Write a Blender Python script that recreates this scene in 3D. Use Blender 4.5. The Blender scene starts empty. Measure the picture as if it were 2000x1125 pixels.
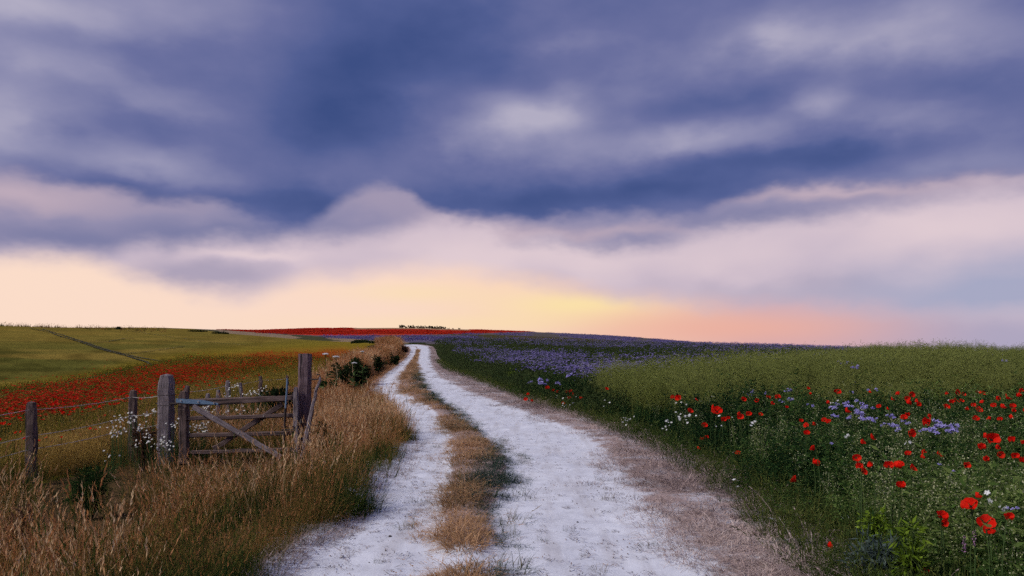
import bpy, math, random
import numpy as np
from mathutils import Vector, Matrix, Euler

random.seed(7)
RNG = np.random.default_rng(11)
SC = bpy.context.scene
COL = SC.collection

# ------------------------------------------------------------------ camera
F = 1556.0          # focal length of the photograph in its own pixels (2000 wide)
H0 = 675.0          # photo row of eye level
EYE = 1.5
cam_d = bpy.data.cameras.new('camera')
cam_d.sensor_width = 36.0
cam_d.lens = 36.0 * F / 2000.0
cam_d.shift_y = (H0 - 562.5) / 2000.0
cam_d.clip_start = 0.1
cam_d.clip_end = 8000.0
cam = bpy.data.objects.new('camera', cam_d)
cam.location = (0, 0, EYE)
cam.rotation_euler = (math.radians(90), 0, 0)
COL.objects.link(cam)
SC.camera = cam
SC.view_settings.view_transform = 'Standard'
SC.view_settings.look = 'None'
SC.view_settings.gamma = 1.0
SC.view_settings.exposure = 1.0
SC.cycles.use_denoising = False
SC.cycles.use_adaptive_sampling = True
SC.cycles.adaptive_threshold = 0.02
SC.cycles.adaptive_min_samples = 10
SC.cycles.max_bounces = 3
SC.cycles.diffuse_bounces = 2
SC.cycles.transmission_bounces = 2
SC.cycles.transparent_max_bounces = 4
SC.cycles.caustics_reflective = False
SC.cycles.caustics_refractive = False

SUN_AZ, SUN_EL = math.radians(-115), math.radians(40)
SKY_STRENGTH = 0.5


def lin(r, g, b):
    def f(c):
        c /= 255.0
        return c / 12.92 if c <= 0.04045 else ((c + 0.055) / 1.055) ** 2.4
    return (f(r), f(g), f(b), 1.0)


def pix_dir(px, py):
    u = (px - 1000) / F
    v = (H0 - py) / F
    az = math.atan(u)
    return az, math.atan(v * math.cos(az))


# ------------------------------------------------------- small node language
class V:
    def __init__(s, nt, sock):
        s.nt, s.s = nt, sock

    def _op(s, op, *others, clamp=False):
        n = s.nt.nodes.new('ShaderNodeMath')
        n.operation = op
        n.use_clamp = clamp
        for i, o in enumerate((s,) + others):
            if isinstance(o, V):
                s.nt.links.new(o.s, n.inputs[i])
            else:
                n.inputs[i].default_value = float(o)
        return V(s.nt, n.outputs[0])

    def __add__(s, o): return s._op('ADD', o)
    def __radd__(s, o): return s._op('ADD', o)
    def __sub__(s, o): return s._op('SUBTRACT', o)
    def __mul__(s, o): return s._op('MULTIPLY', o)
    def __rmul__(s, o): return s._op('MULTIPLY', o)
    def __truediv__(s, o): return s._op('DIVIDE', o)


def const(nt, v):
    n = nt.nodes.new('ShaderNodeValue')
    n.outputs[0].default_value = v
    return V(nt, n.outputs[0])


def smooth(nt, x, a, b):
    n = nt.nodes.new('ShaderNodeMapRange')
    n.interpolation_type = 'SMOOTHSTEP'
    nt.links.new(x.s, n.inputs['Value'])
    n.inputs['From Min'].default_value = a
    n.inputs['From Max'].default_value = b
    return V(nt, n.outputs['Result'])


def ramp(nt, fac, stops, interp='LINEAR'):
    n = nt.nodes.new('ShaderNodeValToRGB')
    cr = n.color_ramp
    cr.interpolation = interp
    while len(cr.elements) < len(stops):
        cr.elements.new(0.5)
    for e, (p, c) in zip(cr.elements, stops):
        e.position = p
        e.color = c
    nt.links.new(fac.s, n.inputs[0])
    return n.outputs[0]


def mixc(nt, fac, a, b, mode='MIX'):
    n = nt.nodes.new('ShaderNodeMix')
    n.data_type = 'RGBA'
    n.blend_type = mode
    if isinstance(fac, V):
        nt.links.new(fac.s, n.inputs[0])
    else:
        n.inputs[0].default_value = fac
    for i, c in ((6, a), (7, b)):
        if isinstance(c, tuple):
            n.inputs[i].default_value = c
        else:
            nt.links.new(c, n.inputs[i])
    return n.outputs[2]


def noise(nt, vec, scale, detail=3.0, rough=0.5, w=None, dist=0.0):
    n = nt.nodes.new('ShaderNodeTexNoise')
    n.inputs['Scale'].default_value = scale
    n.inputs['Detail'].default_value = detail
    n.inputs['Roughness'].default_value = rough
    n.inputs['Distortion'].default_value = dist
    if w is not None:
        n.noise_dimensions = '4D'
        n.inputs['W'].default_value = w
    if vec is not None:
        nt.links.new(vec, n.inputs['Vector'])
    return V(nt, n.outputs['Fac'])


# ------------------------------------------------------------------ the sky
def build_world():
    w = bpy.data.worlds.new('World')
    SC.world = w
    w.use_nodes = True
    nt = w.node_tree
    nt.nodes.clear()
    out = nt.nodes.new('ShaderNodeOutputWorld')
    bg = nt.nodes.new('ShaderNodeBackground')
    nt.links.new(bg.outputs[0], out.inputs[0])
    tc = nt.nodes.new('ShaderNodeTexCoord')
    sep = nt.nodes.new('ShaderNodeSeparateXYZ')
    nt.links.new(tc.outputs['Generated'], sep.inputs[0])
    X, Y, Z = (V(nt, sep.outputs[i]) for i in range(3))
    az = X._op('ARCTAN2', Y)
    el = Z._op('ARCSINE')
    mp = nt.nodes.new('ShaderNodeMapping')
    nt.links.new(tc.outputs['Generated'], mp.inputs[0])
    mp.inputs['Scale'].default_value = (1.0, 1.0, 1.9)
    mp.inputs['Rotation'].default_value = (0.0, 0.10, 0.0)
    vec = mp.outputs[0]
    n_a = noise(nt, vec, 5.0, 2, 0.5, 1.3)
    n_b = noise(nt, vec, 6.5, 2, 0.5, 7.7)
    n_c = noise(nt, vec, 20.0, 3, 0.55, 3.1)
    n_d = noise(nt, vec, 3.2, 4, 0.52, 12.4)
    n_e = noise(nt, vec, 60.0, 2, 0.5, 5.1)
    waz = az + (n_a - 0.5) * 0.16 + (n_c - 0.5) * 0.045
    wel = el + (n_b - 0.5) * 0.050 + (n_c - 0.5) * 0.024
    eel = el + (n_c - 0.5) * 0.028 + (n_e - 0.5) * 0.007 + (n_b - 0.5) * 0.012

    def curve(pts):
        n = nt.nodes.new('ShaderNodeFloatCurve')
        c = n.mapping.curves[0]
        pp = []
        for px, py in pts:
            a, e = pix_dir(px, py)
            pp.append(((a + 0.62) / 1.24, e / 0.45))
        while len(c.points) < len(pp):
            c.points.new(0.5, 0.5)
        for p, q in zip(c.points, pp):
            p.location = q
        n.mapping.update()
        x = (az + (n_c - 0.5) * 0.03 + 0.62) / 1.24
        nt.links.new(x.s, n.inputs['Value'])
        return V(nt, n.outputs[0]) * 0.45

    def pair(a, e):
        cmb = nt.nodes.new('ShaderNodeCombineXYZ')
        nt.links.new(a.s, cmb.inputs[0])
        nt.links.new(e.s, cmb.inputs[1])
        return cmb.outputs[0]
    warped, plain = pair(waz, wel), pair(az, el)

    def blob(px, py, rx, ry, amp, acc=0.0, v=warped):
        """acc + amp * gaussian centred on a direction of the sky"""
        ca, ce = pix_dir(px, py)
        m = nt.nodes.new('ShaderNodeVectorMath')
        m.operation = 'MULTIPLY_ADD'
        nt.links.new(v, m.inputs[0])
        m.inputs[1].default_value = (F / rx, F / ry, 0)
        m.inputs[2].default_value = (-ca * F / rx, -ce * F / ry, 0)
        d = nt.nodes.new('ShaderNodeVectorMath')
        d.operation = 'DOT_PRODUCT'
        nt.links.new(m.outputs[0], d.inputs[0])
        nt.links.new(m.outputs[0], d.inputs[1])
        p = nt.nodes.new('ShaderNodeMath')
        p.operation = 'POWER'
        p.inputs[0].default_value = math.exp(-1)
        nt.links.new(d.outputs['Value'], p.inputs[1])
        return V(nt, p.outputs[0])._op('MULTIPLY_ADD', amp, acc)

    # clear strip over the horizon
    right = (az + 0.62) / 1.24
    glow = ramp(nt, right, [(0.05, lin(255, 224, 204)), (0.36, lin(254, 221, 202)),
                            (0.50, lin(253, 217, 192)), (0.63, lin(244, 196, 176)),
                            (0.76, lin(214, 172, 178)), (0.95, lin(176, 168, 194))], 'EASE')
    yel = blob(950, 632, 330, 18, 0.40, blob(810, 572, 130, 20, 0.42, blob(1130, 596, 150, 26, 0.95, 0.0, plain), plain), plain)
    glow = mixc(nt, yel._op('MINIMUM', 1.0), glow, lin(255, 229, 172))
    pink = blob(1420, 640, 230, 32, 0.8, 0.0, plain)
    glow = mixc(nt, pink._op('MINIMUM', 1.0), glow, lin(240, 178, 160))
    blu = blob(1800, 585, 260, 30, 0.4, blob(1980, 550, 230, 50, 0.9))
    # pale veil
    e3 = curve([(-60, 512), (150, 516), (230, 540), (330, 566), (430, 583), (490, 584), (545, 568), (610, 545),
                (690, 545), (770, 532), (860, 530), (1000, 550), (1100, 566), (1230, 588), (1400, 600), (1600, 606), (2060, 640)])
    m3 = smooth(nt, el + (n_c - 0.5) * 0.022 + (n_b - 0.5) * 0.012 - e3, -0.014, 0.024)
    veil_b = 0.46 + (n_b - 0.5) * 0.6
    for q in ((430, 545, 140, 30, -.38), (520, 500, 140, 12, .30), (1000, 500, 300, 40, .20), (640, 520, 160, 20, -.12),
              (1400, 560, 300, 30, -.12), (1850, 440, 250, 45, .16), (760, 500, 150, 16, -.12), (1650, 570, 300, 30, -.25)):
        veil_b = blob(*q, veil_b)
    veil = ramp(nt, veil_b, [(0.05, lin(176, 164, 186)), (0.4, lin(208, 190, 204)), (0.65, lin(226, 205, 212)), (1.0, lin(242, 217, 216))])
    veil = mixc(nt, blu._op('MINIMUM', 1.0), veil, lin(168, 170, 198))
    rs = smooth(nt, az, 0.18, 0.42)
    m3 = m3._op('MAXIMUM', rs * smooth(nt, el, 0.02, 0.075) * 0.9)
    c = mixc(nt, m3, glow, veil)
    # mauve middle layer
    e2 = curve([(-60, 500), (100, 508), (200, 514), (260, 496), (330, 500), (370, 488), (450, 482), (520, 484), (600, 480),
                (700, 480), (800, 458), (880, 440), (1000, 474), (1100, 488), (1200, 498), (1300, 490),
                (1400, 462), (1500, 447), (1600, 440), (1700, 425), (1800, 402), (1900, 390), (2060, 376)])
    m2 = smooth(nt, eel - e2, -0.010, 0.026)
    mid_b = 0.37 + (n_a - 0.5) * 0.45
    for q in ((40, 400, 170, 30, .28), (200, 480, 260, 26, -.22), (450, 455, 190, 26, -.26), (745, 395, 60, 34, .06), (660, 445, 120, 24, -.05),
              (1150, 455, 200, 14, .25), (1240, 482, 150, 14, -.15), (1480, 430, 130, 18, -.24), (1580, 378, 200, 12, .28), (1900, 365, 150, 20, .15)):
        mid_b = blob(*q, mid_b)
    mid = ramp(nt, mid_b, [(0.0, lin(108, 114, 158)), (0.35, lin(148, 142, 174)), (0.6, lin(184, 166, 184)), (1.0, lin(226, 198, 204))])
    c = mixc(nt, m2, c, mid)
    # dark blue rain cloud above
    e1 = curve([(-60, 340), (60, 352), (120, 366), (200, 386), (300, 398), (400, 404), (480, 430), (560, 455), (620, 436),
                (665, 402), (700, 382), (745, 372), (790, 390), (845, 417), (900, 430), (1000, 434),
                (1100, 434), (1200, 426), (1300, 433), (1360, 428), (1400, 410), (1450, 395), (1520, 380), (1620, 368),
                (1800, 360), (1900, 352), (2060, 336)])
    m1 = smooth(nt, eel - e1, -0.006, 0.017)
    B = [(700, 120, 120, 110, -.34), (640, 240, 130, 55, -.26), (880, 20, 150, 60, -.22), (850, 110, 160, 60, -.18), (950, 130, 90, 40, -.12),
         (130, 130, 95, 26, .22), (250, 180, 70, 28, .18), (330, 322, 120, 34, .32), (5, 225, 80, 70, .42), (60, 290, 110, 34, .20),
         (1050, 215, 120, 42, .46), (990, 270, 160, 55, .25), (770, 180, 50, 22, .14), (1510, 70, 70, 26, .28), (1700, 62, 190, 46, .42),
         (1600, 205, 62, 30, .36), (1385, 272, 110, 28, .34), (1790, 212, 90, 30, .24), (1090, 85, 90, 20, .15), (1960, 80, 100, 50, .10),
         (1560, 310, 230, 26, -.36), (1340, 362, 200, 26, -.36), (1060, 392, 260, 30, -.30), (1400, 195, 110, 26, -.14), (1860, 170, 130, 36, -.14),
         (400, 392, 240, 22, -.22), (610, 400, 90, 40, -.26), (1800, 330, 250, 20, .10), (0, 10, 200, 50, .45), (330, 10, 160, 40, .22),
         (460, 120, 150, 60, -.02), (430, 240, 120, 36, .12), (1200, 130, 180, 50, .06), (200, 90, 160, 22, -.12), (300, 250, 140, 20, -.10),
         (1250, 290, 150, 50, .16), (560, 300, 160, 30, .06), (1950, 290, 140, 40, .10), (1230, 20, 200, 40, -.14), (900, 340, 180, 40, -.08)]
    n_f = noise(nt, vec, 9.0, 4, 0.5, 21.0)
    b = 0.47 + (n_d - 0.5) * 0.26 + (n_f - 0.5) * 0.48 + (n_c - 0.5) * 0.10
    for q in B:
        b = blob(*q, b)
    dark = ramp(nt, b, [(0.0, lin(60, 78, 132)), (0.25, lin(81, 94, 147)), (0.5, lin(108, 113, 160)), (0.78, lin(147, 146, 180)), (1.0, lin(181, 176, 198))])
    c = mixc(nt, m1, c, dark)
    # a little of the clear sky's own light
    sky = nt.nodes.new('ShaderNodeTexSky')
    sky.sky_type = 'NISHITA'
    sky.sun_disc = False
    sky.sun_elevation = SUN_EL
    sky.sun_rotation = SUN_AZ % (2 * math.pi)
    ns = mixc(nt, 1.0, sky.outputs[0], (0.05, 0.05, 0.05, 1), 'MULTIPLY')
    c = mixc(nt, 0.05, c, ns)
    nt.links.new(c, bg.inputs[0])
    bg.inputs[1].default_value = SKY_STRENGTH
    w.cycles.sampling_method = 'MANUAL'
    w.cycles.sample_map_resolution = 256


build_world()
sun_d = bpy.data.lights.new('sun', 'SUN')
sun_d.energy = 1.6
sun_d.angle = math.radians(18)
sun_d.color = (1.0, 0.95, 0.90)
sun = bpy.data.objects.new('sun', sun_d)
sv = Vector((math.sin(SUN_AZ) * math.cos(SUN_EL), math.cos(SUN_AZ) * math.cos(SUN_EL), math.sin(SUN_EL)))
sun.rotation_euler = sv.to_track_quat('Z', 'Y').to_euler()
sun.location = sv * 50
COL.objects.link(sun)


# ------------------------------------------------------------ numpy helpers
def sstep(a, b, x):
    t = np.clip((np.asarray(x, float) - a) / (b - a), 0, 1)
    return t * t * (3 - 2 * t)


_LAT = np.random.default_rng(5).random((64, 64))


def vnoise(x, y, seed=0):
    x = np.asarray(x, float) + seed * 17.31
    y = np.asarray(y, float) + seed * 9.77
    xi = np.floor(x).astype(int)
    yi = np.floor(y).astype(int)
    fx = x - xi
    fy = y - yi
    fx = fx * fx * (3 - 2 * fx)
    fy = fy * fy * (3 - 2 * fy)
    a = _LAT[xi % 64, yi % 64]
    b = _LAT[(xi + 1) % 64, yi % 64]
    c = _LAT[xi % 64, (yi + 1) % 64]
    d = _LAT[(xi + 1) % 64, (yi + 1) % 64]
    return (a * (1 - fx) + b * fx) * (1 - fy) + (c * (1 - fx) + d * fx) * fy


def fbm(x, y, seed=0, octv=4):
    s = 0
    a = 0.5
    t = 0
    for i in range(octv):
        s = s + a * vnoise(np.asarray(x) * 2 ** i, np.asarray(y) * 2 ** i, seed + i * 3)
        t += a
        a *= 0.55
    return s / t


# ------------------------------------------------------------------ terrain
T_Y = np.array([12, 18, 24, 35, 55, 80, 108, 170, 250, 400, 700, 1000, 3500.])
T_P = np.array([-500, 0, 300, 600, 720, 800, 1000, 1200, 1500, 1700, 2000, 2500.])
T_Z = np.array([
    [-.40, -.45, -.50, -.50, .10, .90, 1.9, 4.6, 8.2, 11., 9, 0, -60],
    [-.40, -.45, -.50, -.52, -.10, .50, 1.3, 4.0, 7.8, 10., 8, 0, -60],
    [-.37, -.45, -.52, -.60, -.45, .00, .6, 2.7, 6.0, 10.8, 9, 0, -60],
    [-.30, -.38, -.42, -.50, -.42, -.10, .25, 1.8, 3.9, 7.9, 16.9, 10, -60],
    [-.10, -.15, -.15, -.10, -.10, .10, .7, 2.3, 4.2, 8.1, 17.1, 11, -60],
    [0, 0, .03, .08, .08, .40, 1.43, 2.7, 4.4, 8.3, 17.4, 11, -60],
    [0, 0, .05, .10, .25, .55, 1.0, 2.2, 3.9, 7.2, 14.4, 9, -60],
    [.03, .05, .10, .15, .30, .50, .75, 1.7, 2.8, 5.4, 10.4, 5, -60],
    [.08, .15, .20, .30, .45, .60, .80, .9, .9, .7, -.5, -10, -60],
    [.10, .20, .25, .35, .45, .45, .40, 0, -1, -5, -15, -25, -60],
    [.15, .20, .25, .30, .25, .15, 0, -.6, -2, -7, -18, -30, -60],
    [.15, .20, .25, .30, .25, .15, 0, -.6, -2, -7, -18, -30, -60]])
_NU, _NY = 240, 260
_us = np.linspace(-500, 2500, _NU)
_ly = np.linspace(math.log(12), math.log(3500), _NY)
_g = np.array([[np.interp(l, np.log(T_Y), T_Z[i]) for l in _ly] for i in range(len(T_P))])
_G = np.array([np.interp(_us, T_P, _g[:, j]) for j in range(_NY)]).T
for _ in range(3):
    _p = np.pad(_G, ((2, 2), (2, 2)), mode='edge')
    _G = sum(_p[i:i + _NU, 2:-2] for i in range(5)) / 5
    _p = np.pad(_G, ((2, 2), (2, 2)), mode='edge')
    _G = sum(_p[2:-2, i:i + _NY] for i in range(5)) / 5


def zg(x, y):
    x = np.asarray(x, float)
    y = np.asarray(y, float)
    ys = np.maximum(y, 12.0)
    fu = np.clip((1000 + F * x / ys + 500) / 3000 * (_NU - 1), 0, _NU - 1.001)
    fy = np.clip((np.log(ys) - _ly[0]) / (_ly[-1] - _ly[0]) * (_NY - 1), 0, _NY - 1.001)
    i = fu.astype(int)
    j = fy.astype(int)
    a = fu - i
    b = fy - j
    far = (_G[i, j] * (1 - a) + _G[i + 1, j] * a) * (1 - b) + (_G[i, j + 1] * (1 - a) + _G[i + 1, j + 1] * a) * b
    near = -0.38 * sstep(1.7, 3.5, -x) + 0.15 * sstep(2.0, 5.5, x)
    w = sstep(10, 17, y)
    return near * (1 - w) + far * w


def proj(x, y, z):
    y = np.maximum(y, 0.01)
    return 1000 + F * x / y, H0 - F * (z - EYE) / y


_HY = np.exp(np.linspace(math.log(3.0), math.log(1500), 3000))


def hit(px, py, h=0.0):
    u = (px - 1000) / F
    v = (H0 - py) / F
    d = zg(u * _HY, _HY) + h - (EYE + v * _HY)
    k = np.nonzero(d > 0)[0]
    Yv = _HY[k[0]] if len(k) else 1200.0
    return u * Yv, Yv


def P(px, py, Yd):
    return Vector(((px - 1000) / F * Yd, Yd, EYE + (H0 - py) / F * Yd))


# edges of the track (photo rows -> depth on the nearly level track)
_rows = [(1125, 5.19, 540, 830, 1000, 1378, 1615), (1090, 5.62, 590, 830, 1000, 1320, 1580), (1050, 6.22, 640, 832, 1000, 1272, 1535),
         (1000, 7.18, 690, 838, 985, 1226, 1475), (950, 8.49, 727, 852, 1015, 1192, 1400),
         (900, 10.37, 772, 866, 1008, 1165, 1325), (850, 13.34, 790, 862, 955, 1118, 1215),
         (820, 16.1, 776, 850, 910, 1040, 1130), (800, 18.67, 760, 830, 888, 985, 1070),
         (780, 22.3, 744, 800, 858, 930, 1012), (765, 26.3, 733, 770, 842, 888, 972),
         (745, 34.5, 744, 775, 827, 850, 915), (730, 44, 762, 786, 820, 841, 876),
         (710, 63, 787, 803, 814, 836, 856), (695, 80, 799, 811, 817, 837, 848),
         (685, 95, 804, 814, 820, 838, 846), (677, 107, 800, 809, 816, 833, 841),
         (673, 113, 786, 796, 803, 822, 832), (671, 120, 762, 772, 780, 802, 812)]
_R = np.array(_rows, float)
_RY = np.concatenate([[-12, 0, 3.0], _R[:, 1]])


def _edge(c):
    x = (_R[:, c] - 1000) / F * _R[:, 1]
    x = np.concatenate([[x[0], x[0], x[0]], x])
    return lambda y: np.interp(y, _RY, x)


XL0, XC0, XC1, XR1, XS = (_edge(c) for c in range(2, 7))
FENCE_Y = np.array([-20, 7.5, 10.8, 13, 19, 22, 35, 50, 75, 100, 112, 130])
FENCE_X = np.array([-7.6, -6.9, -6.5, -6.15, -6.7, -6.95, -7.9, -9.3, -12.1, -15.2, -18.0, -24])


def XF(y):
    return np.interp(y, FENCE_Y, FENCE_X)


# ------------------------------------------------------------ mesh building
class MB:
    def __init__(s):
        s.v, s.f, s.a, s.m = [], [], [], []

    def add(s, verts, faces, shade=0.5, mat=0):
        o = len(s.v)
        s.v.extend([tuple(p) for p in verts])
        s.f.extend([tuple(i + o for i in f) for f in faces])
        s.a.extend([shade] * len(verts) if not hasattr(shade, '__len__') else list(shade))
        s.m.extend([mat] * len(faces))

    def mesh(s, name, mats, smooth=False):
        me = bpy.data.meshes.new(name)
        me.from_pydata(s.v, [], s.f)
        at = me.attributes.new('shade', 'FLOAT', 'POINT')
        at.data.foreach_set('value', np.array(s.a, np.float32))
        for m in mats:
            me.materials.append(m)
        if len(mats) > 1:
            me.polygons.foreach_set('material_index', np.array(s.m, np.int32))
        if smooth:
            me.polygons.foreach_set('use_smooth', np.ones(len(me.polygons), bool))
        me.update()
        return me


def new_obj(name, me, parent=None, loc=(0, 0, 0), rot=(0, 0, 0), scl=1.0):
    o = bpy.data.objects.new(name, me)
    COL.objects.link(o)
    if parent is not None:
        o.parent = parent
    o.location = loc
    o.rotation_euler = rot
    o.scale = (scl, scl, scl) if not hasattr(scl, '__len__') else scl
    return o


def tag(o, label, cat, group=None, kind=None):
    if label: o['label'] = label
    if cat: o['category'] = cat
    if group: o['group'] = group
    if kind: o['kind'] = kind
    return o


def strip(mb, pts, widths, side, shade, mat=0):
    vs = []
    for p, w in zip(pts, widths):
        vs.append(p - side * w * 0.5)
        vs.append(p + side * w * 0.5)
    n = len(pts)
    mb.add(vs, [(2 * i, 2 * i + 1, 2 * i + 3, 2 * i + 2) for i in range(n - 1)], shade, mat)


def blade(mb, base, az, h, lean, width, shade, segs=3, mat=0, droop=0.0):
    out = Vector((math.cos(az), math.sin(az), 0))
    ta = az + math.pi / 2 + random.uniform(-0.9, 0.9)
    side = Vector((math.cos(ta), math.sin(ta), 0))
    pts, ws = [], []
    for i in range(segs + 1):
        t = i / segs
        up = h * (t - droop * t * t * t) * math.cos(lean * t * 0.9)
        pts.append(base + out * (h * math.sin(lean) * t ** 1.6) + Vector((0, 0, up)))
        ws.append(width * (1.0 - 0.85 * t))
    strip(mb, pts, ws, side, shade, mat)
    return pts


def leaf(mb, p, d, nrm, L, W, shade, mat=0, fold=0.0):
    d = d.normalized()
    s = d.cross(nrm)
    if s.length < 1e-4:
        s = d.orthogonal()
    s.normalize()
    n2 = s.cross(d)
    mb.add([p, p + d * L * 0.45 + s * W * 0.5 + n2 * fold, p + d * L, p + d * L * 0.45 - s * W * 0.5 + n2 * fold],
           [(0, 1, 2), (0, 2, 3)] if fold else [(0, 1, 2, 3)], shade, mat)


def rdir(zmin=-1.0, zmax=1.0):
    a = random.uniform(0, 2 * math.pi)
    z = random.uniform(zmin, zmax)
    r = math.sqrt(max(0, 1 - z * z))
    return Vector((math.cos(a) * r, math.sin(a) * r, z))


def octa(mb, p, r, shade, mat=0, sz=1.0):
    mb.add([p + Vector((r, 0, 0)), p + Vector((0, r, 0)), p - Vector((r, 0, 0)), p - Vector((0, r, 0)),
            p + Vector((0, 0, r * sz)), p - Vector((0, 0, r * sz))],
           [(0, 1, 4), (1, 2, 4), (2, 3, 4), (3, 0, 4), (1, 0, 5), (2, 1, 5), (3, 2, 5), (0, 3, 5)], shade, mat)


# ---------------------------------------------------------------- materials
def foliage(name, stops, amp=0.4, inst=True, trans=0.25, base=0.5, rough=None):
    m = bpy.data.materials.new(name)
    m.use_nodes = True
    nt = m.node_tree
    nt.nodes.clear()
    out = nt.nodes.new('ShaderNodeOutputMaterial')
    at = nt.nodes.new('ShaderNodeAttribute')
    at.attribute_name = 'shade'
    sh = V(nt, at.outputs['Fac'])
    if inst:
        ai = nt.nodes.new('ShaderNodeAttribute')
        ai.attribute_type = 'INSTANCER'
        ai.attribute_name = 'tint'
        t = V(nt, ai.outputs['Fac'])
    else:
        oi = nt.nodes.new('ShaderNodeObjectInfo')
        t = V(nt, oi.outputs['Random']) * 0.25 + (base - 0.125)
    fac = t + (sh - 0.5) * amp
    col = ramp(nt, fac, stops)
    d = nt.nodes.new('ShaderNodeBsdfDiffuse')
    nt.links.new(col, d.inputs[0])
    if trans > 0:
        tr = nt.nodes.new('ShaderNodeBsdfTranslucent')
        nt.links.new(col, tr.inputs[0])
        mx = nt.nodes.new('ShaderNodeMixShader')
        mx.inputs[0].default_value = trans
        nt.links.new(d.outputs[0], mx.inputs[1])
        nt.links.new(tr.outputs[0], mx.inputs[2])
        nt.links.new(mx.outputs[0], out.inputs[0])
    else:
        nt.links.new(d.outputs[0], out.inputs[0])
    return m


def C(r, g, b):
    return (r, g, b, 1.0)


M = {}
M['dry'] = foliage('dry_grass', [(0.0, C(.022, .045, .014)), (0.22, C(.075, .088, .018)), (0.38, C(.21, .135, .042)),
                                 (0.58, C(.36, .150, .058)), (0.80, C(.52, .27, .125)), (1.0, C(.66, .46, .26))], 0.62, trans=0.32)
M['straw'] = foliage('straw', [(0.0, C(.09, .072, .07)), (0.3, C(.24, .175, .16)), (0.65, C(.46, .345, .31)), (1.0, C(.64, .53, .47))], 0.6, trans=0.15)
M['centre'] = foliage('track_grass', [(0.0, C(.040, .062, .048)), (0.25, C(.085, .105, .068)), (0.45, C(.28, .165, .080)),
                                      (0.72, C(.50, .29, .155)), (1.0, C(.66, .46, .30))], 0.46, trans=0.25)
M['vgreen'] = foliage('verge_foot_grass', [(0.0, C(.020, .040, .014)), (0.4, C(.055, .080, .020)), (0.75, C(.13, .13, .035)), (1.0, C(.32, .26, .13))], 0.5)
M['herb'] = foliage('green_herb', [(0.0, C(.007, .020, .009)), (0.35, C(.024, .055, .017)), (0.65, C(.065, .115, .026)), (1.0, C(.17, .22, .065))], 0.55, trans=.3)
M['speck'] = foliage('seed_heads', [(0.0, C(.07, .10, .03)), (0.5, C(.16, .19, .06)), (1.0, C(.42, .42, .26))], 0.5)
M['feather'] = foliage('feathery_plants', [(0.0, C(.030, .052, .012)), (0.5, C(.105, .135, .026)), (1.0, C(.24, .26, .075))], 0.5, trans=0.4)
M['phleaf'] = foliage('phacelia_foliage', [(0.0, C(.018, .035, .014)), (0.5, C(.050, .070, .024)), (1.0, C(.11, .12, .04))], 0.5)
M['purple'] = foliage('phacelia_flowers', [(0.0, C(.060, .048, .15)), (0.5, C(.140, .112, .32)), (1.0, C(.38, .33, .58))], 0.7, trans=0.15)
M['redfar'] = foliage('poppy_flowers', [(0.0, C(.26, .022, .010)), (0.5, C(.50, .028, .014)), (1.0, C(.68, .075, .035))], 0.6, trans=0.3)
M['crop'] = foliage('crop', [(0.0, C(.035, .060, .010)), (0.4, C(.085, .110, .014)), (0.68, C(.19, .155, .026)), (1.0, C(.40, .26, .075))], 0.5)
M['red'] = foliage('poppy_petal', [(0.0, C(.48, .004, .004)), (0.5, C(.74, .014, .007)), (1.0, C(.85, .05, .025))], 0.5, inst=False, trans=0.4)
M['pstem'] = foliage('poppy_stem', [(0.0, C(.03, .06, .02)), (1.0, C(.08, .12, .04))], 0.4, inst=False)
M['black'] = foliage('poppy_centre', [(0.0, C(.008, .007, .008)), (1.0, C(.03, .03, .025))], 0.4, inst=False, trans=0)
M['white'] = foliage('white_petal', [(0.0, C(.50, .50, .50)), (1.0, C(.82, .82, .80))], 0.5, inst=False, trans=0.15)
M['yellow'] = foliage('yellow_centre', [(0.0, C(.45, .30, .03)), (1.0, C(.60, .42, .05))], 0.3, inst=False, trans=0)
M['lilac'] = foliage('lilac_petal', [(0.0, C(.14, .11, .42)), (0.5, C(.28, .24, .62)), (1.0, C(.52, .48, .80))], 0.8, inst=False, trans=0.15)
M['gleaf'] = foliage('green_leaf', [(0.0, C(.008, .022, .009)), (0.5, C(.026, .055, .015)), (1.0, C(.08, .12, .03))], 0.6, inst=False)
M['dleaf'] = foliage('dark_leaf', [(0.0, C(.006, .012, .006)), (0.5, C(.018, .030, .012)), (1.0, C(.05, .06, .02))], 0.6, inst=False)
M['lime'] = foliage('lime_leaf', [(0.0, C(.05, .09, .010)), (0.5, C(.13, .20, .018)), (1.0, C(.26, .34, .05))], 0.6, inst=False)
M['silver'] = foliage('silver_leaf', [(0.0, C(.03, .05, .045)), (0.5, C(.085, .115, .10)), (1.0, C(.18, .22, .19))], 0.6, inst=False)
M['bstem'] = foliage('brown_stem', [(0.0, C(.04, .025, .02)), (1.0, C(.12, .08, .05))], 0.4, inst=False, trans=0)
M['russet'] = foliage('russet_leaf', [(0.0, C(.03, .016, .012)), (0.5, C(.085, .045, .03)), (1.0, C(.18, .10, .06))], 0.6, inst=False)
M['pinkfl'] = foliage('pink_flower', [(0.0, C(.22, .10, .20)), (1.0, C(.48, .28, .42))], 0.6, inst=False)
M['tuft'] = foliage('tuft_grass', [(0.0, C(.025, .040, .035)), (0.4, C(.060, .080, .050)), (0.7, C(.22, .15, .08)), (1.0, C(.46, .33, .20))], 0.7, inst=False, trans=0.15)
M['tuftdry'] = foliage('tuft_dry_grass', [(0.0, C(.08, .06, .04)), (0.5, C(.26, .17, .10)), (1.0, C(.46, .34, .22))], 0.8, inst=False, trans=0.15)


def principled(name, build, rough=0.85):
    m = bpy.data.materials.new(name)
    m.use_nodes = True
    nt = m.node_tree
    b = nt.nodes['Principled BSDF']
    b.inputs['Roughness'].default_value = rough
    b.inputs['Specular IOR Level'].default_value = 0.2
    build(nt, b)
    return m


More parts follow.
